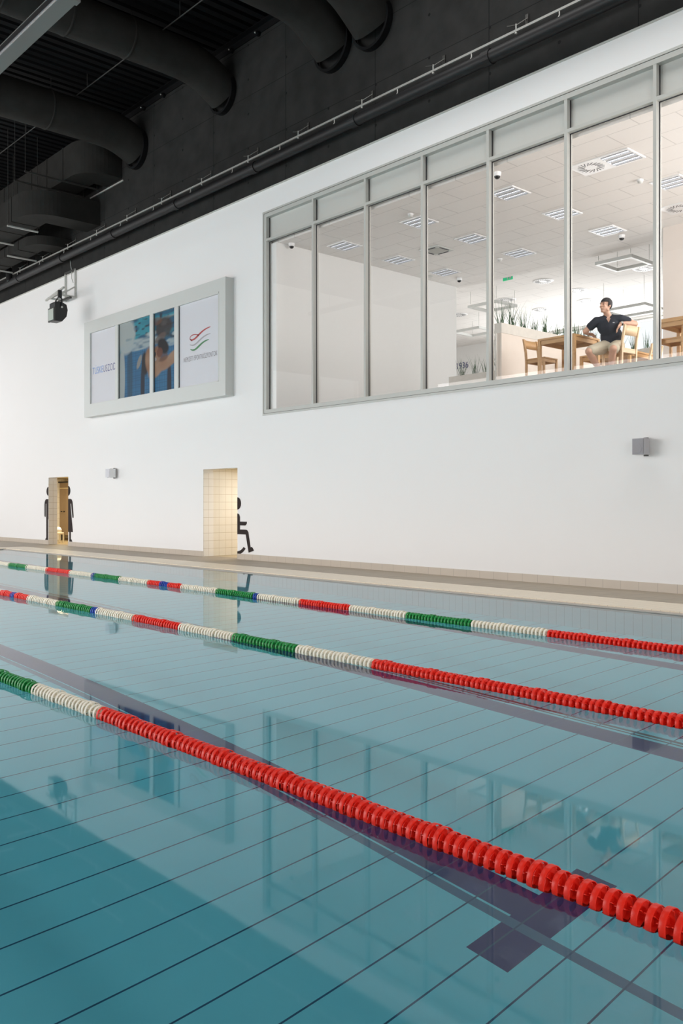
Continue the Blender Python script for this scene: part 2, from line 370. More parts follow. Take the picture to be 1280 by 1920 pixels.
# ------------------------------------------------------------------ big interior window
GY = D+.10
win = thing('window_1', 'long grey-framed interior window band high in the white wall, split into tall panes', 'window'); struct(win)
b = B()
def rectframe(b, x0, x1, z0, z1, t, y0, y1, m, sides='lrtb'):
    if 'l' in sides: b.box((x0, y0, z0), (x0+t, y1, z1), m)
    if 'r' in sides: b.box((x1-t, y0, z0), (x1, y1, z1), m)
    b.box((x0+t, y0, z1-t), (x1-t, y1, z1), m); b.box((x0+t, y0, z0), (x1-t, y1, z0+t), m)
rectframe(b, WX0, WX1, WZ0, WZ1, .042, D-.012, D+.2, FRAME)
b.obj('outer_trim', parent=win)
b = B(); rectframe(b, WX0+.05, WX1-.05, WZ0+.05, WZ1-.05, .085, D-.004, D+.16, FRAME)
b.obj('window_frame', parent=win)
b = B(); rectframe(b, WX0+.042, WX1-.042, WZ0+.042, WZ1-.042, .01, D+.01, D+.12, GASKET); b.obj('shadow_gap', parent=win)
MUL = [-14.905, -13.245, -11.655, -10.06, -8.433, -6.853, -5.24, -3.62]
for x in MUL:
    b = B(); b.box((x-.028, D, WZ0+.13), (x+.028, D+.15, WZ1-.13), FRAME); b.box((x+.028, D+.085, WZ0+.13), (x+.040, D+.10, WZ1-.13), GASKET)
    b.obj('mullion', parent=win)
b = B(); b.box((WX0+.13, D+.085, WZ0+.13), (WX0+.145, D+.1, WZ1-.13), GASKET); b.obj('gasket', parent=win)
ed = [WX0+.135]+MUL+[WX1-.135]
for i in range(len(ed)-1):
    a, c = ed[i]+.028*(i > 0), ed[i+1]-.028*(i < len(ed)-2)
    b = B(); b.box((a, D, 7.495), (c, D+.14, 7.55), FRAME); b.box((a, D+.085, 7.483), (c, D+.10, 7.495), GASKET); b.obj('transom', parent=win)
    b = B(); b.box((a, GY+.01, 7.55), (c, GY+.04, WZ1-.13), SPAN); b.obj('spandrel_panel', parent=win)
    b = B(); b.box((a, GY, WZ0+.13), (c, GY+.004, 7.495))
    # single sheet, reflection from its front face
    b = B(); b.add([(a, GY, WZ0+.13), (c, GY, WZ0+.13), (c, GY, 7.495), (a, GY, 7.495)], [(0, 1, 2, 3)], GLASS)
    gp = b.obj('glass_pane', parent=win); tag(gp, 'clear glass pane')
    for f_ in gp.data.polygons:
        if f_.normal.y > 0: f_.flip()
    gp.data.update()

# ------------------------------------------------------------------ cafe shell
ZF = 3.55; ZK = 7.45; XCL = -16.35
b = B(); b.box((-38.5, D+.3, ZF-.4), (-1.5, 29, ZF), CFLOOR); b.box((WX0, D+.15, WZ0-.02), (WX1, D+.31, ZF-.02), CFLOOR); struct(b.obj('floor_cafe'))
b = B(); b.box((XCL-.3, D+.2, ZK), (-1.5, 19.3, ZK+.35), CEILT); struct(b.obj('ceiling_cafe'))
b = B(); b.box((-38.5, 19.3, ZK+.35), (-1.5, 29, ZK+.6), CEILT); b.box((XCL-6, 19.2, ZK+.02), (-1.5, 19.3, ZK+.35), CWHITE); b.box((-38.5, 19.05, ZK+.3), (XCL-6, 19.3, ZK+.6), CWHITE); struct(b.obj('ceiling_cafe_back'))
b = B(); b.box((XCL-.3, D+.125, ZF), (XCL, 19.1, ZK), CWHITE); b.box((-38.5, 18.8, ZF), (XCL-.3, 19.1, ZK+.4), CWHITE); struct(b.obj('wall_cafe_left'))
b = B(); b.box((-9.81, 18.4, ZF), (-1.5, 18.6, ZK), CPINK); struct(b.obj('wall_cafe_partition'))
struct(mesh_noc(grid_wall([-38.5, -1.5], [ZF, ZK+.4], [(-20.2, -12.2, 3.65, 7.72)], 28, 28.3, CWHITE), 'wall_cafe_back', CWHITE))
b = B(); b.box((-38.5, 19.1, ZF), (-38.2, 28, ZK+.4), CWHITE); struct(b.obj('wall_cafe_end'))
b = B(); b.box((-2.0, D+.3, ZF), (-1.8, 18.4, ZK), CWHITE); struct(b.obj('wall_cafe_right'))
w2 = thing('window_2', 'bright glazed wall at the back of the café', 'window'); struct(w2)
b = B()
for x in (-20.15, -18.2, -15.95, -12.25): b.box((x-.07, 28.02, 3.65), (x+.07, 28.2, 7.72), FRAME)
for z in (3.68, 7.69): b.box((-20.2, 28.03, z-.03), (-12.2, 28.19, z+.03), FRAME)
b.obj('window_frame', parent=w2)
# concrete slab edge between doors below the cafe is the wall itself; rooms behind the two doors
def backroom(name, x0, x1, y1, wallm, leftm):
    b = B(); z0 = .03; z1 = 2.32
    b.box((x0-.1, D+.3, z0), (x0, y1, z1), leftm); b.box((x1, D+.3, z0), (x1+.1, y1, z1), wallm)
    b.box((x0-.1, y1, z0), (x1+.1, y1+.1, z1), wallm); b.box((x0-.1, D+.3, z1), (x1+.1, y1+.1, z1+.1), wallm)
    return struct(b.obj(name))
backroom('wall_toilet', D2[0]-.02, -16.2, 15.4, WARMW, CUBT2)
backroom('wall_changing', -32.6, -26.2, 16.6, WARMW, CUBT2)
b = B(); b.box((D2[0]-.1, D, -.2), (-16.1, 15.5, .028), WARMF); struct(b.obj('floor_toilet'))
b = B(); b.box((-32.7, D, -.2), (-26.1, 16.7, .028), WARMF); struct(b.obj('floor_changing'))
# tiled reveals
for nm, d in (('trim_5', D1), ('trim_6', D2)):
    b = B(); b.box((d[0]-.001, D-.004, .03), (d[0]+.012, D+.3, d[3]-.09), CUBT); b.box((d[1]-.012, D+.01, .03), (d[1]+.001, D+.3, d[3]-.09), CUBT); struct(b.obj(nm))
area('changing_room_lamp', (-29.3, 13.7, 2.28), (0, 0, 0), .8, .8, 75, (1, .86, .60))
area('toilet_room_lamp', (-17.9, 13.9, 2.28), (0, 0, 0), .7, .7, 42, (1, .96, .90))

# changing room: locker doors, black rail, bench
t = thing('locker', 'tall brown cubicle door seen through the narrow doorway', 'cubicle door', (0, 0, 0))
b = B(); b.box((-31.62, 14.42, .23), (-29.8, 14.47, 2.15), BROWN); b.obj('door', parent=t)
b = B(); b.box((-31.9, 14.38, 2.15), (-29.7, 14.5, 2.20), DARK); b.obj('rail', parent=t)
b = B(); b.box((-31.6, 14.40, 1.93), (-29.85, 14.415, 1.97), WARMW); b.obj('trim_strip', parent=t)
for x in (-31.42, -31.2):
    b = B(); b.lathe([(0, 0), (.022, 0), (.022, .05), (0, .05)], (x, 14.42, 1.09), (0, -1, 0), DARK, 12); b.obj('handle', parent=t)
for x in (-31.5, -30.0):
    b = B(); b.box((x-.02, 14.43, .03), (x+.02, 14.47, .23), DARK); b.obj('leg', parent=t)
b = B(); b.box((-32.55, 14.2, .03), (-31.66, 14.6, 2.3), CUBT2); struct(b.obj('wall_changing_pier'))
t = thing('white_stool', 'small cream plastic step stool on the doorway floor beside the brown door', 'stool', (-29.35, 13.3, .03))
b = B(); b.box((-.17, -.17, .30), (.17, .17, .36), FWH, .02); b.obj('seat', parent=t)
b = B()
for z in (.08, .16, .24): b.box((-.15, -.14, z), (.15, -.12, z+.035), FWH)
b.obj('rack', parent=t)
for a in (-.15, .15):
    for c in (-.15, .15):
        b = B(); b.box((a-.02, c-.02, 0), (a+.02, c+.02, .30), FWH); b.obj('leg', parent=t)
t = thing('cream_box', 'small cream box on top of the step stool', 'box', (-29.35, 13.3, .39))  # plain cream plastic box
b = B(); b.prism([(-.12, 0), (.12, 0), (.12, .10), (.04, .17), (-.12, .19)], -.1, .1, FWH); b.obj('body', parent=t)
b = B(); b.box((-.04, -.105, .05), (.03, -.098, .11), DARK); b.obj('opening', parent=t)
# toilet door pull
b = B(); b.lathe([(0, 0), (.03, 0), (.03, .03), (.015, .05), (0, .05)], (-19.23, 13.75, 1.17), (1, 0, 0), LAMPW, 12)
tag(b.obj('wall_button'), 'tiny white round knob on the tiled wall inside the wider doorway', 'button')

# ------------------------------------------------------------------ pictograms
def arcpts(cx, cz, r, a0, a1, n=14, rz=None):
    rz = rz or r
    return [(cx+r*math.cos(math.radians(a0+(a1-a0)*i/n)), cz+rz*math.sin(math.radians(a0+(a1-a0)*i/n))) for i in range(n+1)]
PY_ = (D-.006, D-.0005)
def pict(label, shapes):
    t = thing('pictogram', label, 'wall sign')
    for nm, poly in shapes: B().prism(poly, PY_[0], PY_[1], PICT).obj(nm, parent=t)
    return t
xm = D1[0]
pict('left half of a dark standing man pictogram beside the narrow doorway', [
    ('head', arcpts(xm, 1.79, .15, 90, 270)),
    ('body', [(xm, 1.533), (xm-.18, 1.533), (xm-.24, 1.50), (xm-.29, 1.44), (xm-.31, 1.36), (xm-.31, .98), (xm-.27, .93), (xm-.225, .94), (xm-.21, .99), (xm-.21, 1.38), (xm-.165, 1.38), (xm-.165, .25), (xm-.2, .23), (xm-.24, .185), (xm-.25, .168), (xm-.03, .168), (xm-.03, .86), (xm, .86)])])
xm = D1[1]
pict('right half of a dark woman in a dress pictogram beside the narrow doorway', [
    ('head', arcpts(xm, 1.79, .155, -90, 90)),
    ('body', [(xm, 1.533), (xm+.17, 1.533), (xm+.25, 1.51), (xm+.305, 1.44), (xm+.33, 1.33), (xm+.385, .98), (xm+.37, .93), (xm+.33, .92), (xm+.30, .96), (xm+.205, 1.38), (xm+.16, 1.38), (xm+.335, .475), (xm+.19, .475), (xm+.19, .25), (xm+.25, .23), (xm+.29, .17), (xm+.08, .168), (xm+.08, .475), (xm, .475)])])
xm = D2[1]
arc = arcpts(xm-.02, .62, .48, -90, -42, 10)+arcpts(xm-.02, .62, .40, -46, -90, 10)
arc = [(max(a, xm), z) for a, z in arc]
pict('dark seated wheelchair user pictogram cut off by the wider doorway', [
    ('head', arcpts(xm, 1.38, .15, -90, 90)),
    ('body', [(xm, 1.135), (xm+.03, 1.135), (xm+.08, 1.11), (xm+.106, 1.05), (xm+.106, .942), (xm+.39, .942), (xm+.385, .90), (xm+.35, .86), (xm+.32, .85), (xm+.106, .85), (xm+.106, .752), (xm+.36, .752), (xm+.41, .735), (xm+.45, .69), (xm+.54, .33), (xm+.58, .345), (xm+.62, .325), (xm+.66, .28), (xm+.665, .255), (xm+.46, .205), (xm+.345, .634), (xm, .634)]),
    ('wheel', arc)])

# ------------------------------------------------------------------ text helper
def text_mesh(txt, w_, h_, thin=0, sp=1.0):
    cu = bpy.data.curves.new('t', 'FONT'); cu.body = txt; cu.size = 1; cu.extrude = 0; cu.offset = thin; cu.space_character = sp
    o = bpy.data.objects.new('t', cu); COL.objects.link(o); dg = bpy.context.evaluated_depsgraph_get(); dg.update()
    me = bpy.data.meshes.new_from_object(o.evaluated_get(dg)); bpy.data.objects.remove(o)
    xs = [v.co.x for v in me.vertices]; ys = [v.co.y for v in me.vertices]; sx = w_/(max(xs)-min(xs)); sy = h_/(max(ys)-min(ys)); x0 = min(xs); y0 = min(ys)
    for v in me.vertices: v.co = Vector(((v.co.x-x0)*sx, 0, (v.co.y-y0)*sy))
    return me

# ------------------------------------------------------------------ framed advertising board
AX0, AX1, AZ0, AZ1 = -25.36, -17.87, 4.0, 6.875; IX0, IX1, IZ0, IZ1 = -25.02, -18.15, 4.37, 6.56; FY = 12.35
ad = thing('advertising_board', 'large grey framed poster box with four panels hung on the white wall', 'poster frame')
b = B()
for a, c in (((AX0, FY, IZ1), (AX1, D, AZ1)), ((AX0, FY, AZ0), (AX1, D, IZ0)), ((AX0, FY, IZ0), (IX0, D, IZ1)), ((IX1, FY, IZ0), (AX1, D, IZ1))): b.box(a, c, ADFR)
b.obj('frame', parent=ad)
b = B(); t_ = .05
for a, c in (((IX0, FY-.012, IZ1-t_), (IX1, FY+.1, IZ1)), ((IX0, FY-.004, IZ0), (IX1, FY+.1, IZ0+.012)), ((IX0, FY-.008, IZ0), (IX0+t_, FY+.1, IZ1)), ((IX1-.03, FY-.004, IZ0), (IX1, FY+.1, IZ1))): b.box(a, c, ADFR)
b.obj('inner_frame', parent=ad)
for x0, x1 in ((-23.40, -23.235), (-21.45, -21.275), (-20.19, -20.01)):
    b = B(); b.box((x0, FY-.008, IZ0), (x1, FY+.1, IZ1-t_), ADFR); b.box((x1, FY+.03, IZ0), (x1+.012, FY+.05, IZ1-t_), GASKET); b.obj('divider', parent=ad)
PYp = FY+.045
b = B(); b.box((IX0+t_, PYp, IZ0), (-23.40, PYp+.02, IZ1-t_), ADWH); p1 = b.obj('poster_panel', parent=ad); tag(p1, 'white panel with blue lettering')
b = B(); b.box((-20.01, PYp, IZ0), (IX1-.03, PYp+.02, IZ1-t_), ADWH); p4 = b.obj('poster_panel', parent=ad); tag(p4, 'white panel with wave logo')
LB = M('print_light_blue', (.10, .25, .62), .4); LN = M('print_navy', (.06, .06, .22), .4); LD = M('print_dark_grey', (.16, .14, .15), .4); LR = M('print_red', (.42, .05, .05), .4); LG = M('print_green', (.05, .22, .08), .4); LGY = M('print_grey', (.38, .36, .38), .4)
yp = PYp-.003
me = text_mesh('TÜSKEUSZODA', 1.60, .25, -.006, 1.08); me.materials.append(LB); me.materials.append(LN)
for f in me.polygons: f.material_index = 1 if f.center.x > .70 else 0
o = link('lettering', me, p1, (-24.90, yp, 5.26)); tag(o, 'TÜSKEUSZODA in blue capitals')
me = text_mesh('NEMZETI SPORTKÖZPONTOK', 1.52, .15, -.012, 1.12); me.materials.append(LD)
o = link('lettering', me, p4, (-19.80, yp, 5.02)); tag(o, 'NEMZETI SPORTKÖZPONTOK in dark thin capitals')
def wave(b, pts, wds, m):
    L = []; R = []
    for i, (x, z) in enumerate(pts):
        x0, z0 = pts[max(i-1, 0)]; x1, z1 = pts[min(i+1, len(pts)-1)]; d = math.hypot(x1-x0, z1-z0) or 1; nx, nz = -(z1-z0)/d, (x1-x0)/d
        L.append((x+nx*wds[i], yp, z+nz*wds[i])); R.append((x-nx*wds[i], yp, z-nz*wds[i]))
    k = len(pts); b.add(L+R, [(i, i+1, k+i+1, k+i) for i in range(k-1)], m)
def bez(ps, n=24):
    out = []
    for i in range(n+1):
        t = i/n; q = [Vector(p) for p in ps]
        while len(q) > 1: q = [q[j].lerp(q[j+1], t) for j in range(len(q)-1)]
        out.append(tuple(q[0]))
    return out
b = B(); lx, lz = -19.52, 5.33
P_ = bez([(lx, lz+.26), (lx+.25, lz+.12), (lx+.40, lz+.42), (lx+.95, lz+.44)]); wave(b, P_, [.022*(1-abs(2*i/24-1))**.5+.006 for i in range(25)], LR)
P_ = bez([(lx+.42, lz+.30), (lx+.1, lz+.42), (lx-.12, lz+.30), (lx+.02, lz+.22), (lx+.12, lz+.2)]); wave(b, P_, [.012]*25, LR)
P_ = bez([(lx, lz+.12), (lx+.3, lz-.02), (lx+.45, lz+.28), (lx+.95, lz+.27)]); wave(b, P_, [.020*(1-abs(2*i/24-1))**.5+.005 for i in range(25)], LGY)
P_ = bez([(lx+.02, lz), (lx+.3, lz-.15), (lx+.45, lz+.14), (lx+.88, lz+.13)]); wave(b, P_, [.024*(1-abs(2*i/24-1))**.5+.005 for i in range(25)], LG)
tag(b.obj('logo', parent=p4), 'red, grey and green wave logo')
# swimmer photograph printed on the two middle panels
def ell(s, t, cs, ct, rs, rt, a=0):
    ds, dt = (s-cs)*1.4, (t-ct); ca, sa = math.cos(a), math.sin(a); u, v = ds*ca+dt*sa, -ds*sa+dt*ca
    return max(0, min(1, 3.2*(1-math.hypot(u/(rs*1.4), v/rt))+.5))
def hsh(i, j):
    q = math.sin(i*127.1+j*311.7)*43758.5453; return q-math.floor(q)
def vn(x, y):
    i, j = math.floor(x), math.floor(y); f, g = x-i, y-j; f = f*f*(3-2*f); g = g*g*(3-2*g)
    return (hsh(i, j)*(1-f)+hsh(i+1, j)*f)*(1-g)+(hsh(i, j+1)*(1-f)+hsh(i+1, j+1)*f)*g
def mixc(a, c, f): return tuple(p*(1-f)+q*f for p, q in zip(a, c))
def photo(s, t):
    c = mixc((.03, .20, .42), (.05, .27, .52), vn(s*3, t*4))
    if t < .62 and s > .10:
        if (s*26) % 1 < .16 or (t*34) % 1 < .16: c = mixc(c, (.02, .09, .22), .6)
    c = mixc(c, (.02, .03, .06), ell(s, t, .43+.02*t, .14, .035, .33)); c = mixc(c, (.02, .03, .06), ell(s, t, .89, .08, .035, .30))
    c = mixc(c, (.03, .09, .14), .7*ell(s, t, .20, .30, .05, .5)); c = mixc(c, (.55, .62, .62), ell(s, t, .05, .28, .055, .42))
    n1 = vn(s*7+3, t*16); n2 = vn(s*16, t*34+9)
    if t > .60:
        k = min(1, (t-.60)/.05); u = (.02, .16, .30)
        u = mixc(u, (.04, .42, .55), max(0, min(1, (n1-.45)*4))); u = mixc(u, (.02, .05, .09), max(0, min(1, (n2-.55)*3)))
        u = mixc(u, (.60, .72, .74), max(0, min(1, (vn(s*5+8, t*13)-.66)*6))); c = mixc(c, u, k)
    c = mixc(c, (.60, .68, .68), max(0, min(1, 1.6*ell(s, t, .12, .83, .17, .24)*(.35+vn(s*14, t*17)))))
    c = mixc(c, (.55, .66, .70), max(0, min(1, (ell(s, t, .38, .67, .38, .075)*(.2+1.3*vn(s*15, t*40))))))
    c = mixc(c, (.50, .64, .70), max(0, min(1, (ell(s, t, .93, .60, .10, .05)*(.2+1.2*vn(s*15, t*40))))))
    c = mixc(c, (.06, .04, .035), .9*ell(s, t, .80, .80, .14, .13)); c = mixc(c, (.28, .11, .04), .6*ell(s, t, .67, .90, .10, .05)); c = mixc(c, (.20, .14, .12), .8*ell(s, t, .74, .68, .10, .05, .3))
    sk = mixc((.42, .20, .11), (.62, .40, .27), vn(s*9, t*9))
    c = mixc(c, (.50, .44, .36), .8*ell(s, t, .37, .44, .03, .10, -.6)); c = mixc(c, (.02, .02, .03), ell(s, t, .475, .40, .055, .15, .1))
    c = mixc(c, sk, ell(s, t, .56, .43, .08, .17, .15)); c = mixc(c, sk, ell(s, t, .66, .30, .13, .10, .3)); c = mixc(c, sk, ell(s, t, .80, .35, .14, .085, .1)); c = mixc(c, sk, ell(s, t, .95, .40, .15, .075, .35))
    c = mixc(c, (.18, .08, .05), .75*ell(s, t, .77, .44, .10, .06)); c = mixc(c, mixc(sk, (.3, .14, .09), .4), ell(s, t, .68, .48, .07, .11, -.25))
    c = mixc(c, (.012, .012, .016), ell(s, t, .79, .57, .10, .085, -.5)); c = mixc(c, (.22, .07, .04), .9*ell(s, t, .73, .50, .05, .06)); c = mixc(c, (.60, .60, .62), .8*ell(s, t, .655, .425, .022, .022)); c = mixc(c, (.03, .03, .05), ell(s, t, .645, .49, .02, .03))
    return tuple(v*.50 for v in c)
PH = bpy.data.materials.new('swimmer_print'); PH.use_nodes = True; at_ = PH.node_tree.nodes.new('ShaderNodeAttribute'); at_.attribute_name = 'print'
PH.node_tree.links.new(at_.outputs['Color'], PH.node_tree.nodes['Principled BSDF'].inputs['Base Color']); PH.node_tree.nodes['Principled BSDF'].inputs['Roughness'].default_value = .7
SX0, SX1 = -23.235, -20.19
for x0, x1, lb in ((-23.235, -21.45, 'left part of the swimmer photograph'), (-21.275, -20.19, 'right part of the swimmer photograph with the capped head')):
    nx = int((x1-x0)*75); nz = 160; z0, z1 = IZ0, IZ1-t_
    vs = [(x0+(x1-x0)*i/nx, PYp, z0+(z1-z0)*j/nz) for j in range(nz+1) for i in range(nx+1)]
    fs = [(j*(nx+1)+i, j*(nx+1)+i+1, (j+1)*(nx+1)+i+1, (j+1)*(nx+1)+i) for j in range(nz) for i in range(nx)]
    me = bpy.data.meshes.new('poster_panel'); me.from_pydata(vs, [], fs); me.materials.append(PH)
    ca = me.color_attributes.new('print', 'FLOAT_COLOR', 'POINT')
    for i, v in enumerate(vs): ca.data[i].color = (*photo((v[0]-SX0)/(SX1-SX0), (v[2]-z0)/(z1-z0)), 1)
    tag(link('poster_panel', me, ad), lb)

# ------------------------------------------------------------------ speakers and floodlight
def speaker(x, y, z, w_, h_, d_, rz, label, SPK=SPK, SPKG=SPKG):
    t = thing('wall_speaker', label, 'loudspeaker', (x, y, z), rz, 'wall speakers')
    b = B(); pl = [(-w_/2, -d_/2), (w_/2, -d_/2), (w_/2, d_*.1), (w_*.3, d_/2), (-w_*.3, d_/2), (-w_/2, d_*.1)]
    b.prism(pl, -h_/2, h_/2, SPK, 'xy'); b.obj('cabinet', parent=t)
    b = B(); b.box((-w_*.46, -d_/2-.012, -h_*.47), (w_*.46, -d_/2, h_*.47), SPKG, .005); b.obj('grille', parent=t)
    b = B(); b.lathe([(0, .018), (w_*.34, .016), (w_*.36, .010), (w_*.36, 0)], (-w_*.02, -d_/2, -h_*.14), (0, -1, 0), SPKG, 24); b.obj('cone', parent=t)
    b = B(); b.box((-.03, d_*.4, -h_/2-.02), (.03, d_*.5+.02, h_/2+.02), DARKROD); b.obj('bracket', parent=t)
    return t
speaker(-6.97, 12.44, 2.235, .21, .245, .2, -.10, 'grey box loudspeaker on the white wall below the café window')
speaker(-23.83, 12.44, 2.27, .30, .26, .2, -.05, 'pale box loudspeaker on the white wall between the two doorways', LAMPW, ADWH)
fl = thing('floodlight', 'black floodlight hung on a steel wall bracket left of the poster frame', 'floodlight')
hx, hy, hz = -25.55, 11.62, 7.17
b = B(); b.prism([(-.20, -.34), (-.20, .20), (-.16, .24), (.02, .24), (.16, .18), (.20, .02), (.16, -.18), (.02, -.34)], hx-.19, hx+.19, DARK, 'yz')
for i in range(len(b.v)): px, py, pz = b.v[i]; b.v[i] = (px, hy+py, hz+pz)
fb = b.obj('housing', parent=fl)
b = B(); b.box((hx-.21, hy-.24, hz-.35), (hx+.21, hy-.195, hz+.06), DARKROD); b.obj('bezel', parent=fl)
b = B(); b.box((hx-.17, hy-.25, hz-.31), (hx+.17, hy-.238, hz+.02), FLGL); tag(b.obj('lens', parent=fl), 'greenish glass lens')
b = B(); b.tube([(hx-.215, hy, hz+.06), (hx-.215, hy, hz+.33), (hx-.08, hy, hz+.40), (hx+.08, hy, hz+.40), (hx+.215, hy, hz+.33), (hx+.215, hy, hz+.06)], .022, DARK, 8); b.obj('yoke', parent=fl)
b = B(); b.lathe([(0, .03), (.03, .03), (.03, 0)], (hx+.21, hy, hz+.08), (1, 0, 0), GALV, 12); b.obj('bolt', parent=fl)
b = B(); b.box((hx-.03, hy-.02, hz+.38), (hx+.03, hy+.09, 7.80), DARK); b.obj('hanger', parent=fl)
br = thing('floodlight_bracket', 'galvanised steel arm bracket fixed to the wall above the poster frame', 'bracket')
for x in (-27.12, -26.42):
    b = B(); b.box((x-.03, D-.06, 7.86), (x+.03, D, 8.78), GALV); b.obj('post', parent=br)
    b = B(); b.box((x-.03, 11.98, 7.86), (x+.03, D-.06, 7.91), GALV); b.obj('arm', parent=br)
    b = B(); b.bar((x, D-.06, 8.2), (x, 12.1, 7.9), .04, .04, GALV); b.obj('brace', parent=br)
b = B(); b.bar((-27.3, 12.0, 7.84), (-25.2, 11.62, 7.82), .06, .05, GALV); b.obj('cross_rail', parent=br)
b = B(); b.bar((-27.2, 12.38, 7.84), (-26.35, 12.38, 7.84), .07, .06, DARKROD); b.obj('cross_rail', parent=br)
b = B(); b.bar((-27.12, D-.06, 8.75), (-26.42, D-.06, 8.75), .04, .05, DARKROD); b.obj('top_rail', parent=br)
b = B(); b.tube([(-26.75, D-.05, 9.1), (-26.72, D-.05, 8.95), (-26.65, D-.05, 8.78), (-26.6, D-.07, 8.5), (-26.5, D-.07, 8.35)], .012, GALV, 8)
tag(b.obj('lamp_cable'), 'thin pale cable hanging down the black wall to the floodlight bracket', 'cable')

# ------------------------------------------------------------------ pipes on the black wall
pp = thing('wall_pipe', 'thick black pipe running along the dark upper wall', 'pipe')
b = B(); b.tube([(-35.6, 12.28, 9.13), (7.6, 12.28, 9.13)], .115, PIPE, 20); b.obj('pipe_run', parent=pp)
for x in [-9.8-3.4*i for i in range(8)]:
    b = B(); b.lathe([(.115, -.09), (.132, -.09), (.132, .09), (.115, .09)], (x, 12.28, 9.13), (1, 0, 0), PIPE, 20); b.obj('coupling', parent=pp)
b = B(); b.tube([(-30.75, 12.2, 9.13), (-30.8, 12.2, 9.3), (-30.82, 12.2, 9.9), (-31.2, 12.1, 10.1)], .11, PIPE, 14); b.obj('branch', parent=pp)
cd = thing('conduit', 'thin bright steel rail running above the thick black pipe', 'conduit')
b = B(); b.box((-31.9, 12.285, 9.362), (4, 12.315, 9.402), RAILM); b.obj('rail', parent=cd)
for x in [-8.35-1.83*i for i in range(13)]:
    b = B(); b.tube([(x, 12.3, 9.37), (x+.01, 12.29, 9.29), (x-.01, 12.28, 9.25)], .012, GALV, 6); b.obj('hook', parent=cd)
proto = None; CL = [-9.21, -11.09, -13.01, -15.03, -16.87, -18.83, -20.75, -22.62, -24.46, -26.39, -28.25, -30.1]
ordn = ['first', 'second', 'third', 'fourth', 'fifth', 'sixth', 'seventh', 'eighth', 'ninth', 'tenth', 'eleventh', 'twelfth']
for i, x in enumerate(CL):
    lb = 'small V-shaped steel bracket above the black pipe, %s from the right' % ordn[i]
    if proto is None:
        proto = thing('pipe_bracket', lb, 'bracket', (x, 12.3, 9.38), 0, 'steel brackets holding the rail on the black wall')
        b = B(); b.bar((0, 0, .10), (.04, .26, .30), .03, .012, GALV); b.obj('strut', parent=proto)
        b = B(); b.bar((0, 0, .10), (-.20, .02, .16), .02, .02, DARKROD); b.obj('side_arm', parent=proto)
        b = B(); b.tube([(0, 0, -.03), (0, 0, .12)], .012, GALV, 8); b.lathe([(0, 0), (.022, 0), (.022, .025), (0, .025)], (0, 0, -.05), (0, 0, 1), GALV, 8); b.obj('bolt', parent=proto)
        b = B(); b.box((.01, .245, .18), (.07, .262, .36), DARKROD); b.obj('wall_plate', parent=proto)
    else: dup(proto, (x, 12.3, 9.38), 0, lb)
# bolts along the ceiling angle
proto = None
for i in range(16):
    x = -13.6-1.06*i
    lb = 'round black bolt head on the steel angle at the ceiling edge, %s from the right' % (ordn+['thirteenth', 'fourteenth', 'fifteenth', 'sixteenth'])[i]
    b = B(); b.lathe([(0, .10), (.04, .10), (.06, .06), (.06, 0)], (0, 0, 0), (0, -1, 0), BLACKM, 10); b.lathe([(0, .125), (.018, .12), (.018, .09)], (0, 0, 0), (0, -1, 0), GALV, 8)
    if proto is None: proto = b.obj('ceiling_bolt'); o = proto
    else: o = proto.copy(); COL.objects.link(o)
    o.location = (x, D-.06, ZC-.17); tag(o, lb, 'bolt', 'bolts along the ceiling angle')

# ------------------------------------------------------------------ ducts
def rduct(X, z, r, label, ze, y0=-4, bend=True):
    t = thing('round_duct', label, 'air duct', (X, 0, 0), 0)
    b = B(); b.tube([(0, y0, z), (0, 2, z), (0, 6, z), (0, 11.0, z)], r, DUCT, 32); b.obj('straight_run', parent=t)
    q = bez([(11.0, z), (11.75, z), (12.0, (z+ze)/2+.12), (12.56, ze)], 8)
    b = B(); b.tube([(0, a, c) for a, c in q], r*1.01, DUCT, 32, caps=False); b.obj('elbow', parent=t)
    for y in [1.2+1.45*i for i in range(7)]: b = B(); b.lathe([(r, -.03), (r+.014, -.02), (r+.014, .02), (r, .03)], (0, y, z), (0, 1, 0), DUCT, 32, True); b.obj('joint_band', parent=t)
    b = B(); b.lathe([(r*.98, -.14), (r*1.1, -.14), (r*1.1, 0)], (0, 12.56, ze-.01), (0, 1, 0), BLACKM, 32); b.obj('collar', parent=t)
    for y in (3.5, 7.2, 10.0):
        b = B(); b.tube([(0, y, z+r-.01), (0, y, ZC)], .008, DARKROD, 6); b.obj('hanger_rod', parent=t)
    return t
rduct(-18.2, 11.93, .45, 'fat black round air duct, second from the left, elbow dipping into the wall', 11.46)
rduct(-22.45, 11.70, .50, 'fat black round air duct nearest the left edge, bending down into the dark wall', 11.36)
rduct(-14.12, 11.72, .49, 'black round air duct at top centre whose elbow dips steeply into the wall', 11.08)
rduct(-12.92, 11.75, .48, 'black round air duct at the top, rightmost of all, partly above the frame', 11.08)
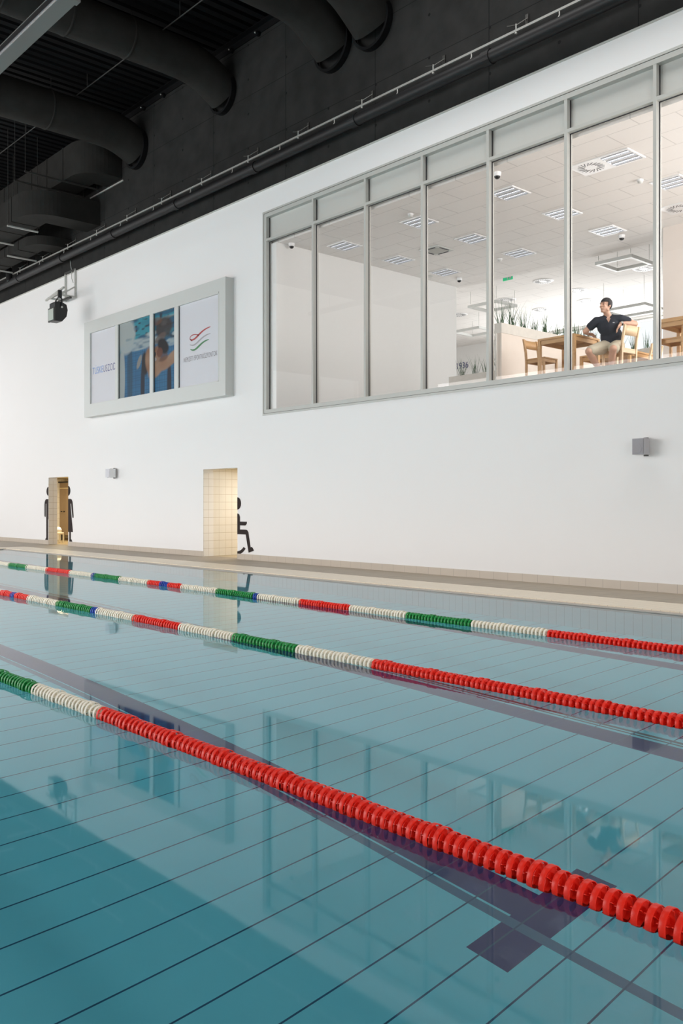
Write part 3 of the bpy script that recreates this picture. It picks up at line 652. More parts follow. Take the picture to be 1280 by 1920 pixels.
def lduct(xw, w_, yf, dep, z0, z1, rad, xfar, label):
    """rectangular duct: from the wall towards the viewer, then a quarter bend to the left"""
    t = thing('rectangular_duct', label, 'air duct')
    outer = [(xw, D-.04)]+[(xw-rad+rad*math.cos(a), yf+rad-rad*math.sin(a)) for a in [PI/2*i/12 for i in range(13)]]+[(xfar, yf)]
    ri = max(.08, rad-dep); inner = [(xfar, yf+dep)]+[(xw-rad+ri*math.cos(a) if rad > dep else xw-w_, yf+rad-ri*math.sin(a)) for a in [PI/2*i/12 for i in range(12, -1, -1)]]+[(xw-w_, D-.04)]
    inner = [(min(a, xw-w_), c) for a, c in inner]
    b = B(); b.prism(outer+inner, z0, z1, DUCT, 'xy'); b.obj('duct_body', parent=t)
    for x in [xw-rad-.5-1.1*i for i in range(int((xw-rad-xfar)/1.1))]:
        b = B(); b.box((x-.02, yf-.015, z0-.015), (x+.02, yf+dep+.01, z1+.01), DUCT); b.obj('flange', parent=t)
    return t
lduct(-24.74, .85, 10.42, .85, 9.74, 10.45, .9, -35, 'lower flat black rectangular duct bending into the wall at the left')
lduct(-23.39, .95, 11.38, .8, 10.80, 11.75, .85, -30, 'upper boxy black duct with a rounded bend just above the lower one')
lduct(-26.65, .8, 11.32, .7, 9.44, 9.72, .7, -35, 'shallow black duct tucked beneath the lower rectangular duct')
def trapeze(x, y0, y1, z, ztop, label):
    t = thing('trapeze_hanger', label, 'hanger', (x, (y0+y1)/2, z), 0, 'steel trapeze hangers for the ducts'); h = (y1-y0)/2
    b = B(); b.box((-.025, -h, -.02), (.025, h, .02), GALV if z < 10 else DARKROD); b.obj('bar', parent=t)
    for s in (-1, 1):
        b = B(); b.tube([(0, s*(h-.02), -.05), (0, s*(h-.02), ztop-z)], .007, DARKROD, 6); b.obj('rod', parent=t)
trapeze(-24.64, 10.2, 12.42, 10.765, ZC, 'upper steel trapeze bar on thin rods below the left round duct')
trapeze(-25.53, 10.26, 12.42, 10.765, ZC, 'second steel trapeze bar hanging just left of the upper one')
trapeze(-26.35, 10.38, 11.325, 9.66, ZC, 'short bright trapeze bar under the bend of the lower rectangular duct')
trapeze(-28.2, 10.38, 11.325, 9.66, ZC, 'bright trapeze bar under the straight part of the lower rectangular duct')
trapeze(-28.6, 11.275, 12.24, 9.40, ZC, 'bright bar under the shallow black duct near the left edge')
trapeze(-30.6, 11.275, 12.24, 9.40, ZC, 'leftmost bright bar beneath the black ducts')
b = B(); b.box((-25.35, 12.53, 10.70), (-23.3, 12.56, 10.735), GALV); tag(b.obj('wall_rail'), 'short pale rail on the dark wall beneath the upper boxy duct', 'rail')
for y, lb in ((10.6, 'thin dark conduit crossing under the ribbed ceiling between the round ducts'),):
    cc = thing('ceiling_conduit', lb, 'conduit')
    b = B(); b.tube([(-30, y, 12.2), (-10, y, 12.2)], .014, DARKROD, 8); b.obj('tube', parent=cc)
    for x in (-25.5, -21.6, -17.1, -13): b = B(); b.tube([(x, y, 12.2), (x, y, ZC)], .008, DARKROD, 6); b.obj('clip', parent=cc)
# linear luminaire
lm = thing('linear_luminaire', 'long grey linear ceiling light in the top left corner', 'ceiling light')
b = B(); b.box((-24, 5.075, 8.0), (-11.15, 5.30, 8.12), GREYF); b.obj('housing', parent=lm)
b = B(); b.box((-24, 5.055, 8.004), (-11.15, 5.075, 8.022), LSTRIP); b.obj('silver_edge', parent=lm)
b = B(); b.box((-24, 5.05, 8.022), (-11.15, 5.075, 8.10), DARK); b.box((-24, 5.045, 8.10), (-11.15, 5.075, 8.112), GREYF); b.obj('side_strip', parent=lm)
b = B(); b.box((-11.15, 5.04, 7.99), (-11.03, 5.32, 8.13), GREYF); b.obj('end_cap', parent=lm)
for x in (-23, -17, -11.6):
    b = B(); b.tube([(x, 5.19, 8.12), (x, 5.19, ZC-.002)], .006, DARKROD, 6); b.obj('suspension_wire', parent=lm)

# ------------------------------------------------------------------ cafe ceiling fittings
LX = [-8.3, -10.72, -13.12, -15.5]; LY = [14.1, 15.9, 17.65]; proto = None
rown = ['nearest row', 'middle row', 'back row']; coln = ['rightmost', 'second from the right', 'third from the right', 'leftmost']
for j, y in enumerate(LY):
    for i, x in enumerate(LX):
        lb = 'square louvred café ceiling light, %s of the %s' % (coln[i], rown[j])
        if proto is None:
            proto = thing('louvre_light', lb, 'ceiling light', (x, y, ZK), 0, 'square louvred lights in the café ceiling')
            b = B(); rectframe_ = [(-.3, .3)]
            for a, c in (((-.3, -.3, -.02), (.3, -.27, 0)), ((-.3, .27, -.02), (.3, .3, 0)), ((-.3, -.27, -.02), (-.27, .27, 0)), ((.27, -.27, -.02), (.3, .27, 0))): b.box(a, c, LAMPW)
            b.obj('frame', parent=proto)
            for k in range(3):
                yc = -.18+.18*k
                b = B(); b.box((-.27, yc-.085, -.006), (.27, yc+.085, -.002), LAMPW); b.obj('reflector', parent=proto)
                b = B()
                for q in range(14): xx = -.26+.04*q; b.box((xx-.003, yc-.035, -.022), (xx+.003, yc+.035, -.004), LAMPG)
                b.box((-.27, yc-.042, -.022), (.27, yc-.036, -.004), LAMPG); b.box((-.27, yc+.036, -.022), (.27, yc+.042, -.004), LAMPG); b.obj('louvre', parent=proto)
                b = B(); b.box((-.26, yc-.02, -.012), (.26, yc+.02, -.007), TUBE); b.obj('tube', parent=proto)
        else: dup(proto, (x, y, ZK), 0, lb)
def diffuser(x, y, z, label, square):
    t = thing('swirl_diffuser', label, 'air diffuser', (x, y, z), 0, 'ceiling air diffusers')
    b = B()
    if square: b.box((-.3, -.3, -.015), (.3, .3, 0), LAMPW)
    else: b.lathe([(0, -.02), (.27, -.02), (.30, 0)], (0, 0, 0), (0, 0, 1), LAMPW, 32)
    b.obj('plate', parent=t)
    b = B(); z_ = -.0165 if square else -.0215
    for k in range(20):
        a = 2*PI*k/20; r0, r1 = (.11, .235) if k % 2 else (.13, .24); b.bar((r0*math.cos(a), r0*math.sin(a), z_), (r1*math.cos(a+.35), r1*math.sin(a+.35), z_), .014, .002, GRILLE)
    b.obj('slots', parent=t)
diffuser(-8.90, 14.1, ZK, 'square white swirl air diffuser beside the nearest right café light', True)
diffuser(-8.93, 17.4, ZK, 'square white swirl air diffuser at the right edge of the café ceiling', True)
for x, y, lb in ((-15.15, 21.5, 'round diffuser just behind the exit sign in the café'), (-15.12, 23.2, 'round diffuser above and left of the seated man'), (-15.71, 24.6, 'faint round diffuser left of the seated man\'s head'), (-17.3, 22.6, 'round diffuser above the first grasses in the café'), (-17.4, 24.6, 'faint round diffuser behind the grasses'), (-19.75, 23.2, 'round diffuser beside the end of the white café wall'), (-12.5, 22.4, 'round diffuser behind the hanging square lamp ring')):
    diffuser(x, y, ZK+.35, lb, False)
def dome(x, y, lb):
    t = thing('dome_camera', lb, 'security camera', (x, y, ZK), 0, 'dome cameras on the café ceiling')
    b = B(); b.lathe([(.075, 0), (.07, -.05), (.055, -.07)], (0, 0, 0), (0, 0, 1), LAMPW, 20, True); b.obj('housing', parent=t)
    b = B(); b.lathe([(.055, -.07), (.05, -.095), (.03, -.115), (0, -.12)], (0, 0, 0), (0, 0, 1), DARK, 20, True); b.obj('dome', parent=t)
dome(-10.21, 13.07, 'dome camera on the café ceiling near the nearest row of lights, behind the fifth pane'); dome(-10.7, 18.2, 'dome camera beside the back row light above the seated man'); dome(-16.2, 13.06, 'dome camera in the top corner of the leftmost pane'); dome(-15.65, 18.4, 'dome camera by the end of the white café wall')
def smoke(x, y, lb):
    t = thing('smoke_detector', lb, 'smoke detector', (x, y, ZK), 0, 'smoke detectors on the café ceiling')
    b = B(); b.lathe([(.06, 0), (.06, -.025), (.05, -.03)], (0, 0, 0), (0, 0, 1), LAMPW, 18, True); b.obj('base', parent=t)
    b = B(); b.lathe([(.05, -.03), (.045, -.06), (.02, -.07), (0, -.07)], (0, 0, 0), (0, 0, 1), ADFR, 18, True); b.obj('sensor', parent=t)
smoke(-8.64, 15.35, 'white smoke detector between the right café lights'); smoke(-12.88, 13.58, 'white smoke detector beside the nearest row light in the third pane'); smoke(-13.75, 17.7, 'small smoke detector near the back row of café lights')
t = thing('ceiling_cassette', 'square ceiling air conditioning cassette with a grey grille', 'air conditioner', (-14.27, 15.95, ZK))
b = B(); b.box((-.3, -.3, -.03), (.3, .3, 0), ADFR, .012); b.obj('panel', parent=t)
b = B(); b.box((-.19, -.19, -.036), (.19, .19, -.03), SPAN)
for k in range(9): b.box((-.18, -.17+.04*k, -.04), (.18, -.16+.04*k, -.036), FRAME)
b.obj('grille', parent=t)
for k in range(4):
    b = B(); a = k*PI/2; b.bar((.24*math.cos(a)-.16*math.sin(a), .24*math.sin(a)+.16*math.cos(a), -.034), (.24*math.cos(a)+.16*math.sin(a), .24*math.sin(a)-.16*math.cos(a), -.034), .03, .01, GRILLE); b.obj('vane', parent=t)
b = B(); b.lathe([(0, -.012), (.10, -.012), (.12, 0)], (0, 0, 0), (0, 0, 1), ADFR, 24); o = b.obj('ceiling_speaker'); o.location = (-16.08, 17.66, ZK); tag(o, 'round flush speaker in the café ceiling beside the white wall', 'speaker')
t = thing('exit_sign', 'small green exit sign hanging behind the café ceiling edge', 'exit sign', (-14.95, 19.6, 7.53))
b = B(); b.box((-.16, -.01, -.07), (.16, .01, .07), EXITG); b.obj('panel', parent=t)
b = B(); b.box((-.02, -.014, -.05), (.01, -.01, .05), LAMPW); b.box((.05, -.014, -.04), (.12, -.01, .04), LAMPW); b.obj('symbol', parent=t)
for x in (-.12, .12): b = B(); b.tube([(x, 0, .07), (x, 0, .27)], .004, FRAME, 6); b.obj('rod', parent=t)
def ringlamp(x, y, z, sx, sy, lb):
    t = thing('hanging_lamp_ring', lb, 'pendant lamp', (x, y, z), 0, 'hanging square lamp rings'); b = B()
    for a, c in (((-sx, -sy, 0), (sx, -sy+0.08, 0.08)), ((-sx, sy-0.08, 0), (sx, sy, 0.08)), ((-sx, -sy+0.08, 0), (-sx+0.08, sy-0.08, 0.08)), ((sx-0.08, -sy+0.08, 0), (sx, sy-0.08, 0.08))): b.box(a, c, ADFR)
    b.obj('ring', parent=t)
    for a, c in ((-sx+.06, -sy+.06), (sx-.06, -sy+.06), (-sx+.06, sy-.06), (sx-.06, sy-.06)): b = B(); b.tube([(a, c, .12), (a, c, ZK+.35-z)], .006, FRAME, 6); b.obj('wire', parent=t)
ringlamp(-11.7, 20.0, 7.3, .5, .5, 'pale square lamp ring hanging above the seated man')
ringlamp(-13.5, 23.6, 6.95, .7, .6, 'pale square lamp ring hanging before the bright back glazing')
ringlamp(-16.9, 21.4, 7.3, .55, .5, 'pale square lamp ring hanging above the grass planter')
ringlamp(-19.6, 23.9, 7.25, .6, .55, 'pale square lamp ring hanging behind the end of the white café wall')
me = text_mesh('1936', .60, .25); me.materials.append(LN); o = link('wall_lettering', me, None, (-23.93, 27.985, 6.90)); tag(o, 'dark blue numerals 1936 on the far café wall', 'lettering')

# ------------------------------------------------------------------ furniture
def table(name, label, x0, x1, y0, y1, h=.75, m=WOOD, th=.035):
    t = thing(name, label, 'table', ((x0+x1)/2, (y0+y1)/2, ZF), 0, 'wooden café tables'); a = (x1-x0)/2; c = (y1-y0)/2
    b = B(); b.box((-a, -c, h-th), (a, c, h), m, .004); b.obj('tabletop', parent=t)
    b = B(); k = .05
    b.box((-a+k, -c+k*.4, h-th-.07), (a-k, -c+k*.4+.022, h-th), m); b.box((-a+k, c-k*.4-.022, h-th-.07), (a-k, c-k*.4, h-th), m)
    b.box((-a+k*.4, -c+k, h-th-.07), (-a+k*.4+.022, c-k, h-th), m); b.box((a-k*.4-.022, -c+k, h-th-.07), (a-k*.4, c-k, h-th), m); b.obj('apron', parent=t)
    for sx in (-1, 1):
        for sy in (-1, 1):
            b = B(); b.box((sx*a, sy*c, 0), (sx*(a-.055), sy*(c-.055), h-th), m, .003); b.obj('leg', parent=t)
    return t
table('dining_table', 'small square oak table beside the seated man', -9.43, -8.67, 13.22, 14.02)
table('dining_table', 'oak table at the right edge of the photo behind the last pane', -7.17, -5.5, 13.25, 13.95, th=.06)
table('dining_table', 'oak table further back behind the seated man', -9.95, -8.85, 15.35, 16.5)
CH = {}
def chair(label, loc, rz, m=WOOD):
    """seat 0.42 x 0.42, faces +x, back at -x"""
    if m.name in CH: return dup(CH[m.name], loc, rz, label)
    t = thing('dining_chair', label, 'chair', loc, rz, 'wooden café chairs'); CH[m.name] = t
    b = B(); b.box((-.20, -.20, .43), (.22, .20, .455), m, .006); b.obj('seat', parent=t)
    b = B(); b.box((-.18, -.185, .375), (.20, -.165, .43), m); b.box((-.18, .165, .375), (.20, .185, .43), m); b.box((.18, -.17, .375), (.20, .17, .43), m); b.box((-.20, -.17, .375), (-.18, .17, .43), m); b.obj('seat_frame', parent=t)
    for s in (-1, 1):
        b = B(); b.box((.175, s*.20, 0), (.215, s*.165, .43), m, .003); b.obj('leg', parent=t)
        b = B(); prof = [(-.20, 0), (-.165, 0), (-.175, .45), (-.185, .58), (-.235, .83), (-.27, .83), (-.222, .58), (-.21, .45)]
        b.prism(prof, s*.205, s*.17, m, 'xz'); b.obj('back_post', parent=t)
    b = B(); vs = []; k = 8
    for zz, xx in ((.66, -.205), (.82, -.242)):
        for i in range(k+1):
            u = -1+2*i/k; vs.append((xx-.03*(1-u*u), u*.18, zz))
        for i in range(k+1):
            u = -1+2*i/k; vs.append((xx-.03*(1-u*u)-.015, u*.18, zz))
    n_ = k+1; f = []
    for i in range(k):
        f += [(i, i+1, 2*n_+i+1, 2*n_+i), (n_+i, 3*n_+i, 3*n_+i+1, n_+i+1), (i, n_+i, n_+i+1, i+1), (2*n_+i, 2*n_+i+1, 3*n_+i+1, 3*n_+i)]
    f += [(0, 2*n_, 3*n_, n_), (k, n_+k, 3*n_+k, 2*n_+k)]
    b.add(vs, f, m, True); b.obj('backrest', parent=t)
    return t
chair('wooden chair left of the small oak table, facing right', (-9.60, 13.57, ZF), -.03)
chair('wooden chair the man sits on, its back under his forearm', (-8.13, 13.76, ZF), PI-.12, WOODL)
chair('wooden chair under the table at the right edge of the photo', (-6.98, 13.53, ZF), PI)
chair('pale wooden chair behind the seated man, beside the rear table', (-8.75, 15.72, ZF), PI, WOODL)
def planter(label, x0, x1, y0, y1, zt, band=.19):
    t = thing('planter', label, 'planter')
    b = B(); tt = .03
    zb = zt-band+.02
    for a, c in (((x0, y0, zb), (x1, y0+tt, zt)), ((x0, y1-tt, zb), (x1, y1, zt)), ((x0, y0+tt, zb), (x0+tt, y1-tt, zt)), ((x1-tt, y0+tt, zb), (x1, y1-tt, zt)), ((x0, y0, zt-band), (x1, y1, zb))): b.box(a, c, STONE)
    b.obj('trough', parent=t)
    b = B(); b.box((x0+.012, y0+.012, ZF), (x1-.008, y1-.01, zt-band), PANELB); b.obj('panel', parent=t)
    b = B(); b.box((x0+tt, y0+tt, zt-.06), (x1-tt, y1-tt, zt-.03), SOIL); b.obj('soil', parent=t)
planter('tall slim pale planter wall full of grasses behind the left chair', -10.64, -10.47, 13.53, 17.6, ZF+1.25)
b = B(); b.tube([(-10.56, 13.48, ZF), (-10.56, 13.48, ZF+1.05)], .013, GALV, 10); tag(b.obj('steel_post'), 'slim steel post at the end of the tall planter', 'post')
planter('low pale planter seen beside the end of the white café wall', -13.6, -12.0, 15.62, 15.85, ZF+.75, .3)
planter('pale planter with grasses standing before the bright back glazing', -11.6, -9.9, 18.1, 18.3, ZF+1.25)
def grass(label, loc, h, nb, spread, seed, group):
    rnd = random.Random(seed); b = B()
    for k in range(nb):
        a = rnd.uniform(0, 2*PI); ln = h*rnd.uniform(.45, 1); lean = rnd.uniform(.05, spread); cur = rnd.uniform(0, .5)
        dx, dy = math.cos(a), math.sin(a); w0 = rnd.uniform(.004, .008); bx, by = rnd.uniform(-.05, .05)*min(1, spread*2), rnd.uniform(-.08, .08); L = []; R = []; T = []
        for i in range(6):
            u = i/5; rr = ln*lean*(u+cur*u*u); p = Vector((bx+dx*rr, by+dy*rr, ln*u*(1-.25*cur*lean*u))); ww = w0*(1-u**1.5)+.0006
            L.append(p+Vector((-dy, dx, 0))*ww); R.append(p-Vector((-dy, dx, 0))*ww); T.append(p+Vector((dx, dy, 0))*ww*.5)
        b.add(L+R+T, [(i, i+1, 7+i, 6+i) for i in range(5)]+[(6+i, 7+i, 13+i, 12+i) for i in range(5)]+[(12+i, 13+i, i+1, i) for i in range(5)], GRASS)
    o = b.obj('grass_plant'); o.location = loc; return tag(o, label, 'plant', group)
for i in range(11):
    y = 13.62+.36*i
    grass('tuft of tall green grass in the slim planter wall, %s from the near end' % ordn[i], (-10.555, y, ZF+1.21), .42+.16*((i*5) % 3)/2+(.2 if i == 0 else 0), 26, .55, 10+i, 'grasses in the tall slim planter')
for i in range(4): grass('tuft of grass in the low planter by the white wall, %s from the left' % ordn[i], (-13.3+.36*i, 15.73, ZF+.71), .5, 22, .5, 40+i, 'grasses in the low planter')
for i in range(5): grass('thin grass tuft against the bright back glazing, %s from the left' % ordn[i], (-11.4+.33*i, 18.2, ZF+1.21), .45+.12*(i % 2), 18, .4, 60+i, 'grasses before the back glazing')

# ------------------------------------------------------------------ the seated man
FWD = Vector((-.742, .670, 0)); RT = Vector((.670, .742, 0)); UP = Vector((0, 0, 1)); HO = Vector((-8.288, 13.801, ZF))
def Pm(r, u, d): return Vector((r, -d, u))          # local: x = picture right, -y = towards the pool, z = up
class Blob(B):
    def seg(s, p, r0, q, r1, n=14):
        p = Vector(p); q = Vector(q); d = q-p; st = max(2, int(d.length/.03))
        s.tube([p.lerp(q, i/st) for i in range(st+1)], [r0+(r1-r0)*i/st for i in range(st+1)], None, n); s.ball(p, (r0, r0, r0)); s.ball(q, (r1, r1, r1)); return s
    def ball(s, c, r, rot=None, n=12):
        bm = bmesh.new(); bmesh.ops.create_uvsphere(bm, u_segments=n+4, v_segments=n, radius=1)
        M_ = Matrix.Translation(Vector(c)) @ (rot.to_4x4() if rot else Matrix.Identity(4)) @ Matrix.Diagonal((*r, 1))
        for v in bm.verts: v.co = M_ @ v.co
        return s.bm(bm)
    def chain(s, pts):
        for (p, r0), (q, r1) in zip(pts, pts[1:]): s.seg(p, r0, q, r1)
        return s
def remesh(bl, name, mat, parent, vox, smooth=3, factor=.5):
    me = bl.mesh(name, mat); o = bpy.data.objects.new(name, me); COL.objects.link(o)
    r = o.modifiers.new('r', 'REMESH'); r.mode = 'VOXEL'; r.voxel_size = vox; r.use_smooth_shade = True
    if smooth: q = o.modifiers.new('s', 'SMOOTH'); q.iterations = smooth; q.factor = factor
    dg = bpy.context.evaluated_depsgraph_get(); dg.update(); m2 = bpy.data.meshes.new_from_object(o.evaluated_get(dg))
    bpy.data.objects.remove(o); m2.materials.clear(); m2.materials.append(mat)
    for f in m2.polygons: f.use_smooth = True
    return link(name, m2, parent)
man = thing('person', 'seated man in dark polo shirt and khaki shorts, looking left, arm over chair back', 'person', HO, math.radians(90-42.08))
head = Pm(-.184, 1.195, .2); hd = Matrix.Rotation(math.radians(-58), 3, 'Z') @ Matrix.Rotation(math.radians(-4), 3, 'X')   # face points local -y turned to the left
neck = Pm(-.119, 1.03, .15); shR = Pm(-.306, .955, .10); shL = Pm(.080, .975, .19); elR = Pm(-.477, .80, .02); wrR = Pm(-.40, .790, -.13)
elL = Pm(.336, .895, .18); wrL = Pm(.055, .880, .285); hip = Pm(-.01, .56, 0); waist = Pm(-.034, .70, .05); chest = Pm(-.10, .87, .12)
hR, kR, aR = Pm(-.11, .535, .04), Pm(-.505, .395, .34), Pm(-.27, .09, .20); hL, kL, aL = Pm(.075, .54, .05), Pm(-.125, .425, .45), Pm(-.11, .09, .26)
bl = Blob()
TR = Matrix.Rotation(math.radians(-14), 3, 'Z')
bl.ball(hip, (.175, .14, .13)); bl.ball(waist, (.168, .138, .17), TR); bl.ball(chest, (.185, .13, .17), TR); bl.seg(chest+Vector((0, 0, .06)), .10, neck, .06); bl.seg(neck, .06, head+Vector((0, 0, -.06)), .056)
bl.seg(neck-Vector((0, 0, .03)), .06, shR, .068); bl.seg(neck-Vector((0, 0, .03)), .06, shL, .068)
bl.chain([(shR, .066), (shR.lerp(elR, .5), .056), (elR, .046)]); bl.chain([(elR, .046), (elR.lerp(wrR, .3), .048), (wrR, .030)])
bl.chain([(shL, .066), (shL.lerp(elL, .5), .056), (elL, .047)]); bl.chain([(elL, .047), (elL.lerp(wrL, .35), .049), (wrL, .031)])
for h, k_, a in ((hR, kR, aR), (hL, kL, aL)):
    bl.chain([(h, .105), (h.lerp(k_, .5), .09), (k_, .064)]); mid = k_.lerp(a, .32)+Vector((0, .012, 0)); bl.chain([(k_, .060), (mid, .062), (a, .040)])
    bl.seg(a, .040, a+Vector((0, .02, -.05)), .035); bl.seg(a+Vector((0, 0, -.05)), .034, a+Vector((-.02, -.15, -.06)), .026)
def hand(w, tip, side, palm_n, curl):
    """palm + five fingers; w wrist, tip direction point, side = thumb side"""
    d = (tip-w); L = .105; d.normalize(); sd = (side-d*side.dot(d)).normalized(); nrm = d.cross(sd).normalized()
    if nrm.dot(palm_n) < 0: nrm = -nrm
    rot = Matrix((sd, d, nrm)).transposed()
    bl.seg(w, .029, w+d*.03, .028); bl.ball(w+d*.058, (.042, .052, .018), rot)
    base = w+d*.095
    for i, (ln, off) in enumerate(((.072, .031), (.080, .011), (.075, -.010), (.060, -.030))):
        p0 = base+sd*off-d*(.008 if i in (0, 3) else 0); p1 = p0+(d*.96+nrm*curl*.4+sd*off*1.2)*ln*.42
        dd = (d*(1-curl*.35)+nrm*curl*.9).normalized(); p2 = p1+dd*ln*.34; dd2 = (d*(1-curl*.9)+nrm*curl*1.2).normalized(); p3 = p2+dd2*ln*.26
        bl.chain([(p0-d*.02, .0105), (p0, .0105), (p1, .0098), (p2, .009), (p3, .0078)])
    t0 = w+d*.035+sd*.028; t1 = t0+(d*.55+sd*.75)*.045; t2 = t1+(d*.9+sd*.25+nrm*.3)*.035
    bl.chain([(t0, .014), (t1, .012), (t2, .0095)])
hand(wrR, wrR+Vector((.12, .02, -.035)), Vector((0, -1, .2)), Vector((0, 0, -1)), .3)
hand(wrL, wrL+Pm(-.12, -.19, -.04), Vector((-.6, -.5, -.5)), Vector((.5, .8, -.3)), .4)
# head
def H(x, y, z): return head+hd @ Vector((x, y, z))
bl.ball(H(0, .018, .03), (.078, .098, .100), hd, 16); bl.ball(H(0, -.025, -.035), (.062, .070, .088), hd, 14); bl.ball(H(0, -.052, -.098), (.036, .034, .026), hd)
bl.ball(H(0, -.078, .035), (.055, .018, .016), hd); bl.ball(H(-.038, -.070, -.018), (.024, .022, .022), hd); bl.ball(H(.038, -.070, -.018), (.024, .022, .022), hd)
bl.seg(H(0, -.092, .022), .010, H(0, -.112, -.018), .0145); bl.ball(H(-.013, -.102, -.02), (.011, .012, .009), hd); bl.ball(H(.013, -.102, -.02), (.011, .012, .009), hd)
bl.ball(H(0, -.092, -.052), (.024, .012, .007), hd); bl.ball(H(0, -.090, -.064), (.022, .012, .007), hd)
for sx in (-1, 1): bl.ball(H(sx*.080, .022, .0), (.011, .022, .034), hd); bl.ball(H(sx*.058, .0, -.06), (.018, .04, .03), hd)
body = remesh(bl, 'body', SKIN, man, .0075, 3)
# hair
bl = Blob(); bl.ball(H(0, .026, .042), (.083, .100, .099), hd, 18)
o = bl; o2 = B(); 
keep = []
for f in bl.f:
    c_ = sum((Vector(bl.v[i]) for i in f), Vector())/len(f); q = hd.transposed() @ (c_-head)
    if (q.z > .062-.0*q.y and q.y > -.075) or (q.y > -.01 and q.z > -.005+.0*q.y) or (q.y > .05 and q.z > -.05): keep.append(f)
hm = bpy.data.meshes.new('hair'); hm.from_pydata(bl.v, [], keep); hm.materials.append(HAIR)
for f in hm.polygons: f.use_smooth = True
ho = link('hair', hm, man); sm = ho.modifiers.new('s', 'SOLIDIFY'); sm.thickness = .012; sm.offset = 1
for sx in (-1, 1):
    b = B(); b.bar(H(sx*.016, -.093, .040), H(sx*.052, -.078, .042), .008, .008, HAIR); b.obj('eyebrow', parent=man)
    bl = Blob(); bl.ball(H(sx*.032, -.080, .016), (.012, .008, .0065), hd, 10); e_ = link('eye', bl.mesh('eye', DARK), man)
# polo shirt
bl = Blob()
bl.ball(hip+Vector((-.005, 0, .03)), (.185, .152, .12)); bl.ball(waist, (.188, .158, .19), TR); bl.ball(chest, (.200, .145, .185), TR)
bl.seg(neck-Vector((0, 0, .045)), .078, shR+Vector((.01, 0, -.005)), .080); bl.seg(neck-Vector((0, 0, .045)), .078, shL+Vector((-.01, 0, -.005)), .080)
bl.chain([(shR, .080), (shR.lerp(elR, .52), .074)]); bl.chain([(shL, .080), (shL.lerp(elL, .45), .076)])
shirt = remesh(bl, 'polo_shirt', SHIRT, man, .009, 8)
bm_ = bmesh.new(); bm_.from_mesh(shirt.data); fv = Vector((-math.sin(math.radians(14)), -math.cos(math.radians(14)), 0)); sv = Vector((-fv.y, fv.x, 0)); kill = []
for f in bm_.faces:
    q = f.calc_center_median()-neck; dn = -q.z-.005; 
    if q.dot(fv) > .0 and -.06 < dn < .125 and abs(q.dot(sv)+.0) < .055*(1-max(0, dn)/.125): kill.append(f)
bmesh.ops.delete(bm_, geom=kill, context='FACES')
for v in bm_.verts:
    q = v.co-neck; dn = -q.z-.005
    if v.is_boundary and q.dot(fv) > 0 and -.05 < dn < .14:
        l_ = q.dot(sv); tgt = .055*(1-max(0, dn)/.125)*(1 if l_ > 0 else -1); v.co += sv*(tgt-l_) if dn < .125 else Vector()
bm_.to_mesh(shirt.data); bm_.free(); tag(shirt, 'dark navy short-sleeved polo shirt')
bl = Blob(); n0 = neck-Vector((0, 0, -.012))
col_ = B(); fr_ = -Vector((math.sin(math.radians(14)), math.cos(math.radians(14)), 0)); sd_ = Vector((fr_.y, -fr_.x, 0))
L = []; 
for i in range(17):
    a = -2.75+5.5*i/16; p = n0-fr_*math.cos(a)*.068+sd_*math.sin(a)*.074+Vector((0, 0, .012 if abs(a) < 1.6 else .012-.05*(abs(a)-1.6)))
    L.append(p)
col_.tube(L, .013, SHIRT, 8); col_.obj('collar', parent=shirt)
b = B(); q = chest+fr_*.150+sd_*(.0)+Vector((.075, .0, .03)); b.box(q-Vector((.016, .004, .006)), q+Vector((.016, .004, .006)), SHIRTL); b.obj('chest_logo', parent=shirt)
# khaki shorts
bl = Blob(); bl.ball(hip+Vector((0, 0, -.03)), (.195, .155, .105))
for h, k_ in ((hR, kR), (hL, kL)): bl.chain([(h, .120), (h.lerp(k_, .45), .112), (h.lerp(k_, .86), .095)])
tag(remesh(bl, 'shorts', SHORTS, man, .009, 3), 'khaki knee-length shorts')
# watch
dW = (wrL-elL).normalized(); wc = wrL-dW*.015
b = B(); b.lathe([(.031, -.011), (.036, -.011), (.036, .011), (.031, .011)], wc, dW, DARK, 20); b.lathe([(0, .008), (.019, .008), (.019, 0)], wc+Vector((0, -.030, .012)), (0, -.9, .4), GALV, 16); b.obj('wristwatch', parent=man)
for a in (aR, aL):
    bl = Blob(); bl.seg(a+Vector((0, .03, -.05)), .046, a+Vector((-.02, -.15, -.062)), .036); bl.ball(a+Vector((0, 0, -.02)), (.048, .055, .03))
    remesh(bl, 'shoe', SHOE, man, .009, 2)

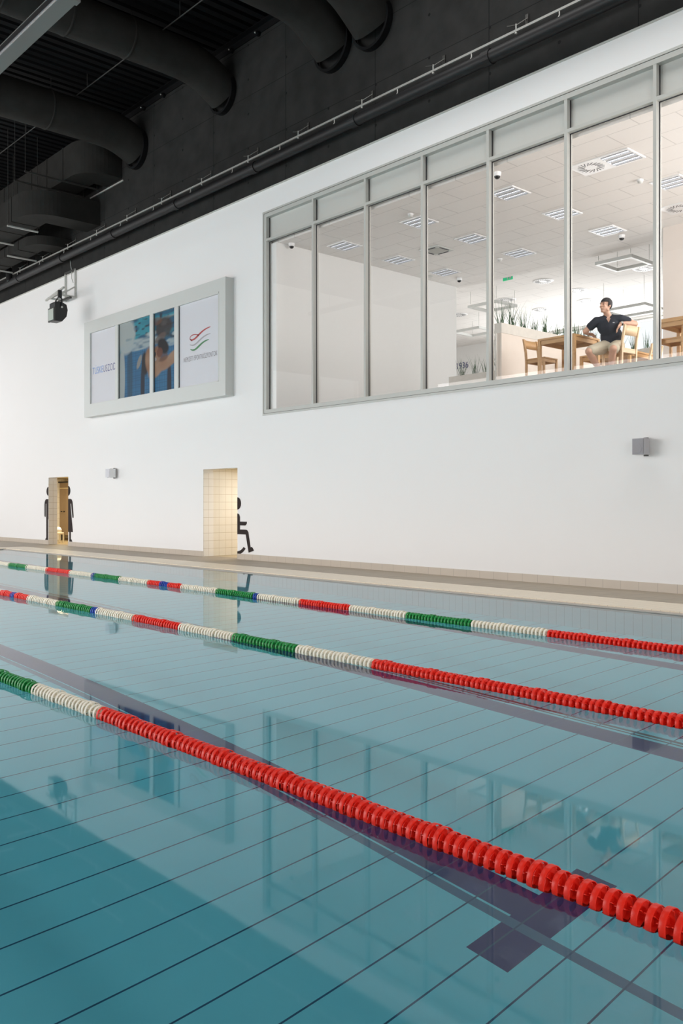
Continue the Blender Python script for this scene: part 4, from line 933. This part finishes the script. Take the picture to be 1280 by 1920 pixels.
# ------------------------------------------------------------------ lane ropes
def disc_geo(sc=1.0, n=26):
    R, r, w_ = .052*sc, .049*sc, .0115; b = B()
    b.lathe([(r, -w_), (R-.001, -w_), (R, -w_+.002), (R, w_-.002), (R-.001, w_), (r, w_), (r, -w_)], (0, 0, 0), (1, 0, 0), None, n)
    for q in range(2*n, 3*n): b.sm[q] = True
    b.lathe([(.007, -.024), (.013, -.024), (.013, .024), (.007, .024)], (0, 0, 0), (1, 0, 0), None, 10)
    # slanted vanes joining hub and rim, filled web below, open crescent at the top
    for k in range(6):
        a = PI/6+k*PI/3; c_, s_ = math.cos(a), math.sin(a); t = .0016
        vs = [(xx, rr*c_-q*s_, rr*s_+q*c_) for xx in (-.020, .020) for rr in (.012, r) for q in (-t, t)]
        b.add(vs, [(0, 1, 3, 2), (4, 6, 7, 5), (0, 2, 6, 4), (1, 5, 7, 3), (2, 3, 7, 6), (0, 4, 5, 1)])
    m_ = 16; web = []
    for xx in (-.0015, .0015):
        for k in range(m_):
            a = 2*PI*k/m_; rr = min(r, .030*sc+.019*max(0, -math.sin(a))); web.append((xx, rr*math.cos(a), rr*math.sin(a)))
    b.add(web, [tuple(range(m_)), tuple(range(m_, 2*m_))[::-1]]+[(i, (i+1) % m_, m_+(i+1) % m_, m_+i) for i in range(m_)])
    return b
GEO = {1: disc_geo(1.0), 2: disc_geo(1.13)}; ME = {}
COLS = {'r': RED, 'w': FWH, 'g': GRN, 'b': BLU}
for k_, gg in GEO.items():
    for c_, mm in COLS.items(): ME[(k_, c_)] = gg.mesh('float_disc', mm)
def rope(y, bounds, xs, label):
    """bounds: list of (x_limit, colour) going to more negative x"""
    t = thing('lane_rope', label, 'lane rope', (0, y, .018), 0, 'floating lane ropes')
    b = B(); b.tube([(PX0+.02, 0, 0), (PX1-.02, 0, 0)], .006, CABLE, 8); b.obj('cable', parent=t)
    x = xs; i = 0; rest = B(); n_ind = 0
    rnd = random.Random(int(y*100)); tl = []
    # hidden-from-frame stretch nearer than xs
    xx = xs+.05
    while xx < PX1-.12: tl.append((xx, 'r')); xx += .0502
    while x > PX0+.1:
        c_ = next((cc for lim, cc in bounds if x > lim), None)
        if c_ is None: c_ = 'w' if int(-x) % 2 else ('r' if int(-x/2) % 2 else 'g')
        big = 2 if i % 10 in (3, 4) else 1; tl_ = (rnd.uniform(-.05, .05), rnd.uniform(-.05, .05), rnd.uniform(0, 2*PI/6)*0+rnd.uniform(-.25, .25))
        if n_ind < 100:
            o = bpy.data.objects.new('float_disc', ME[(big, c_)]); COL.objects.link(o); o.parent = t; o.location = (x, 0, 0); o.rotation_euler = (tl_[2], tl_[0], tl_[1]); n_ind += 1
        else:
            g = GEO[big]; mt = Matrix.Translation((x, 0, 0)) @ Matrix.Rotation(tl_[0], 4, 'Y') @ Matrix.Rotation(tl_[1], 4, 'Z') @ Matrix.Rotation(tl_[2], 4, 'X')
            rest.add([tuple(mt @ Vector(v)) for v in g.v], g.f, COLS[c_])
        x -= .0502; i += 1
    g = GEO[1]
    for xx, c_ in tl: rest.add([(v[0]+xx, v[1], v[2]) for v in g.v], g.f, COLS[c_])
    me = bpy.data.meshes.new('float_disc'); me.from_pydata(rest.v, [], rest.f)
    for q in rest.mats: me.materials.append(q)
    me.polygons.foreach_set('material_index', rest.mi); me.update()
    o = link('float_disc', me, t); o['kind'] = 'stuff'; tag(o, 'remaining distant floats of the rope')
rope(2.675, [(-5.26, 'r'), (-6.27, 'w'), (-7.27, 'g'), (-8.27, 'w'), (-9.28, 'r')], -1.20, 'nearest lane rope of discs, green then white then red')
rope(5.19, [(-5.35, 'r'), (-6.35, 'w'), (-7.36, 'g'), (-8.34, 'w'), (-9.36, 'r'), (-10.27, 'w'), (-10.39, 'b'), (-11.39, 'g'), (-12.35, 'w'), (-12.80, 'r'), (-12.98, 'b'), (-13.43, 'r'), (-14.45, 'w'), (-15.45, 'g')], -2.50, 'middle lane rope of small coloured discs')
rope(7.74, [(-5.39, 'r'), (-6.39, 'w'), (-7.40, 'g'), (-8.40, 'w'), (-9.41, 'r'), (-10.33, 'w'), (-10.47, 'b'), (-11.42, 'g'), (-12.41, 'w'), (-12.83, 'r'), (-13.04, 'b'), (-13.44, 'r'), (-14.45, 'w'), (-15.43, 'g'), (-15.53, 'b'), (-16.5, 'w'), (-17.53, 'r'), (-18.55, 'w'), (-19.5, 'g'), (-20.5, 'w')], -3.80, 'farthest lane rope of small coloured discs near the tiled edge')
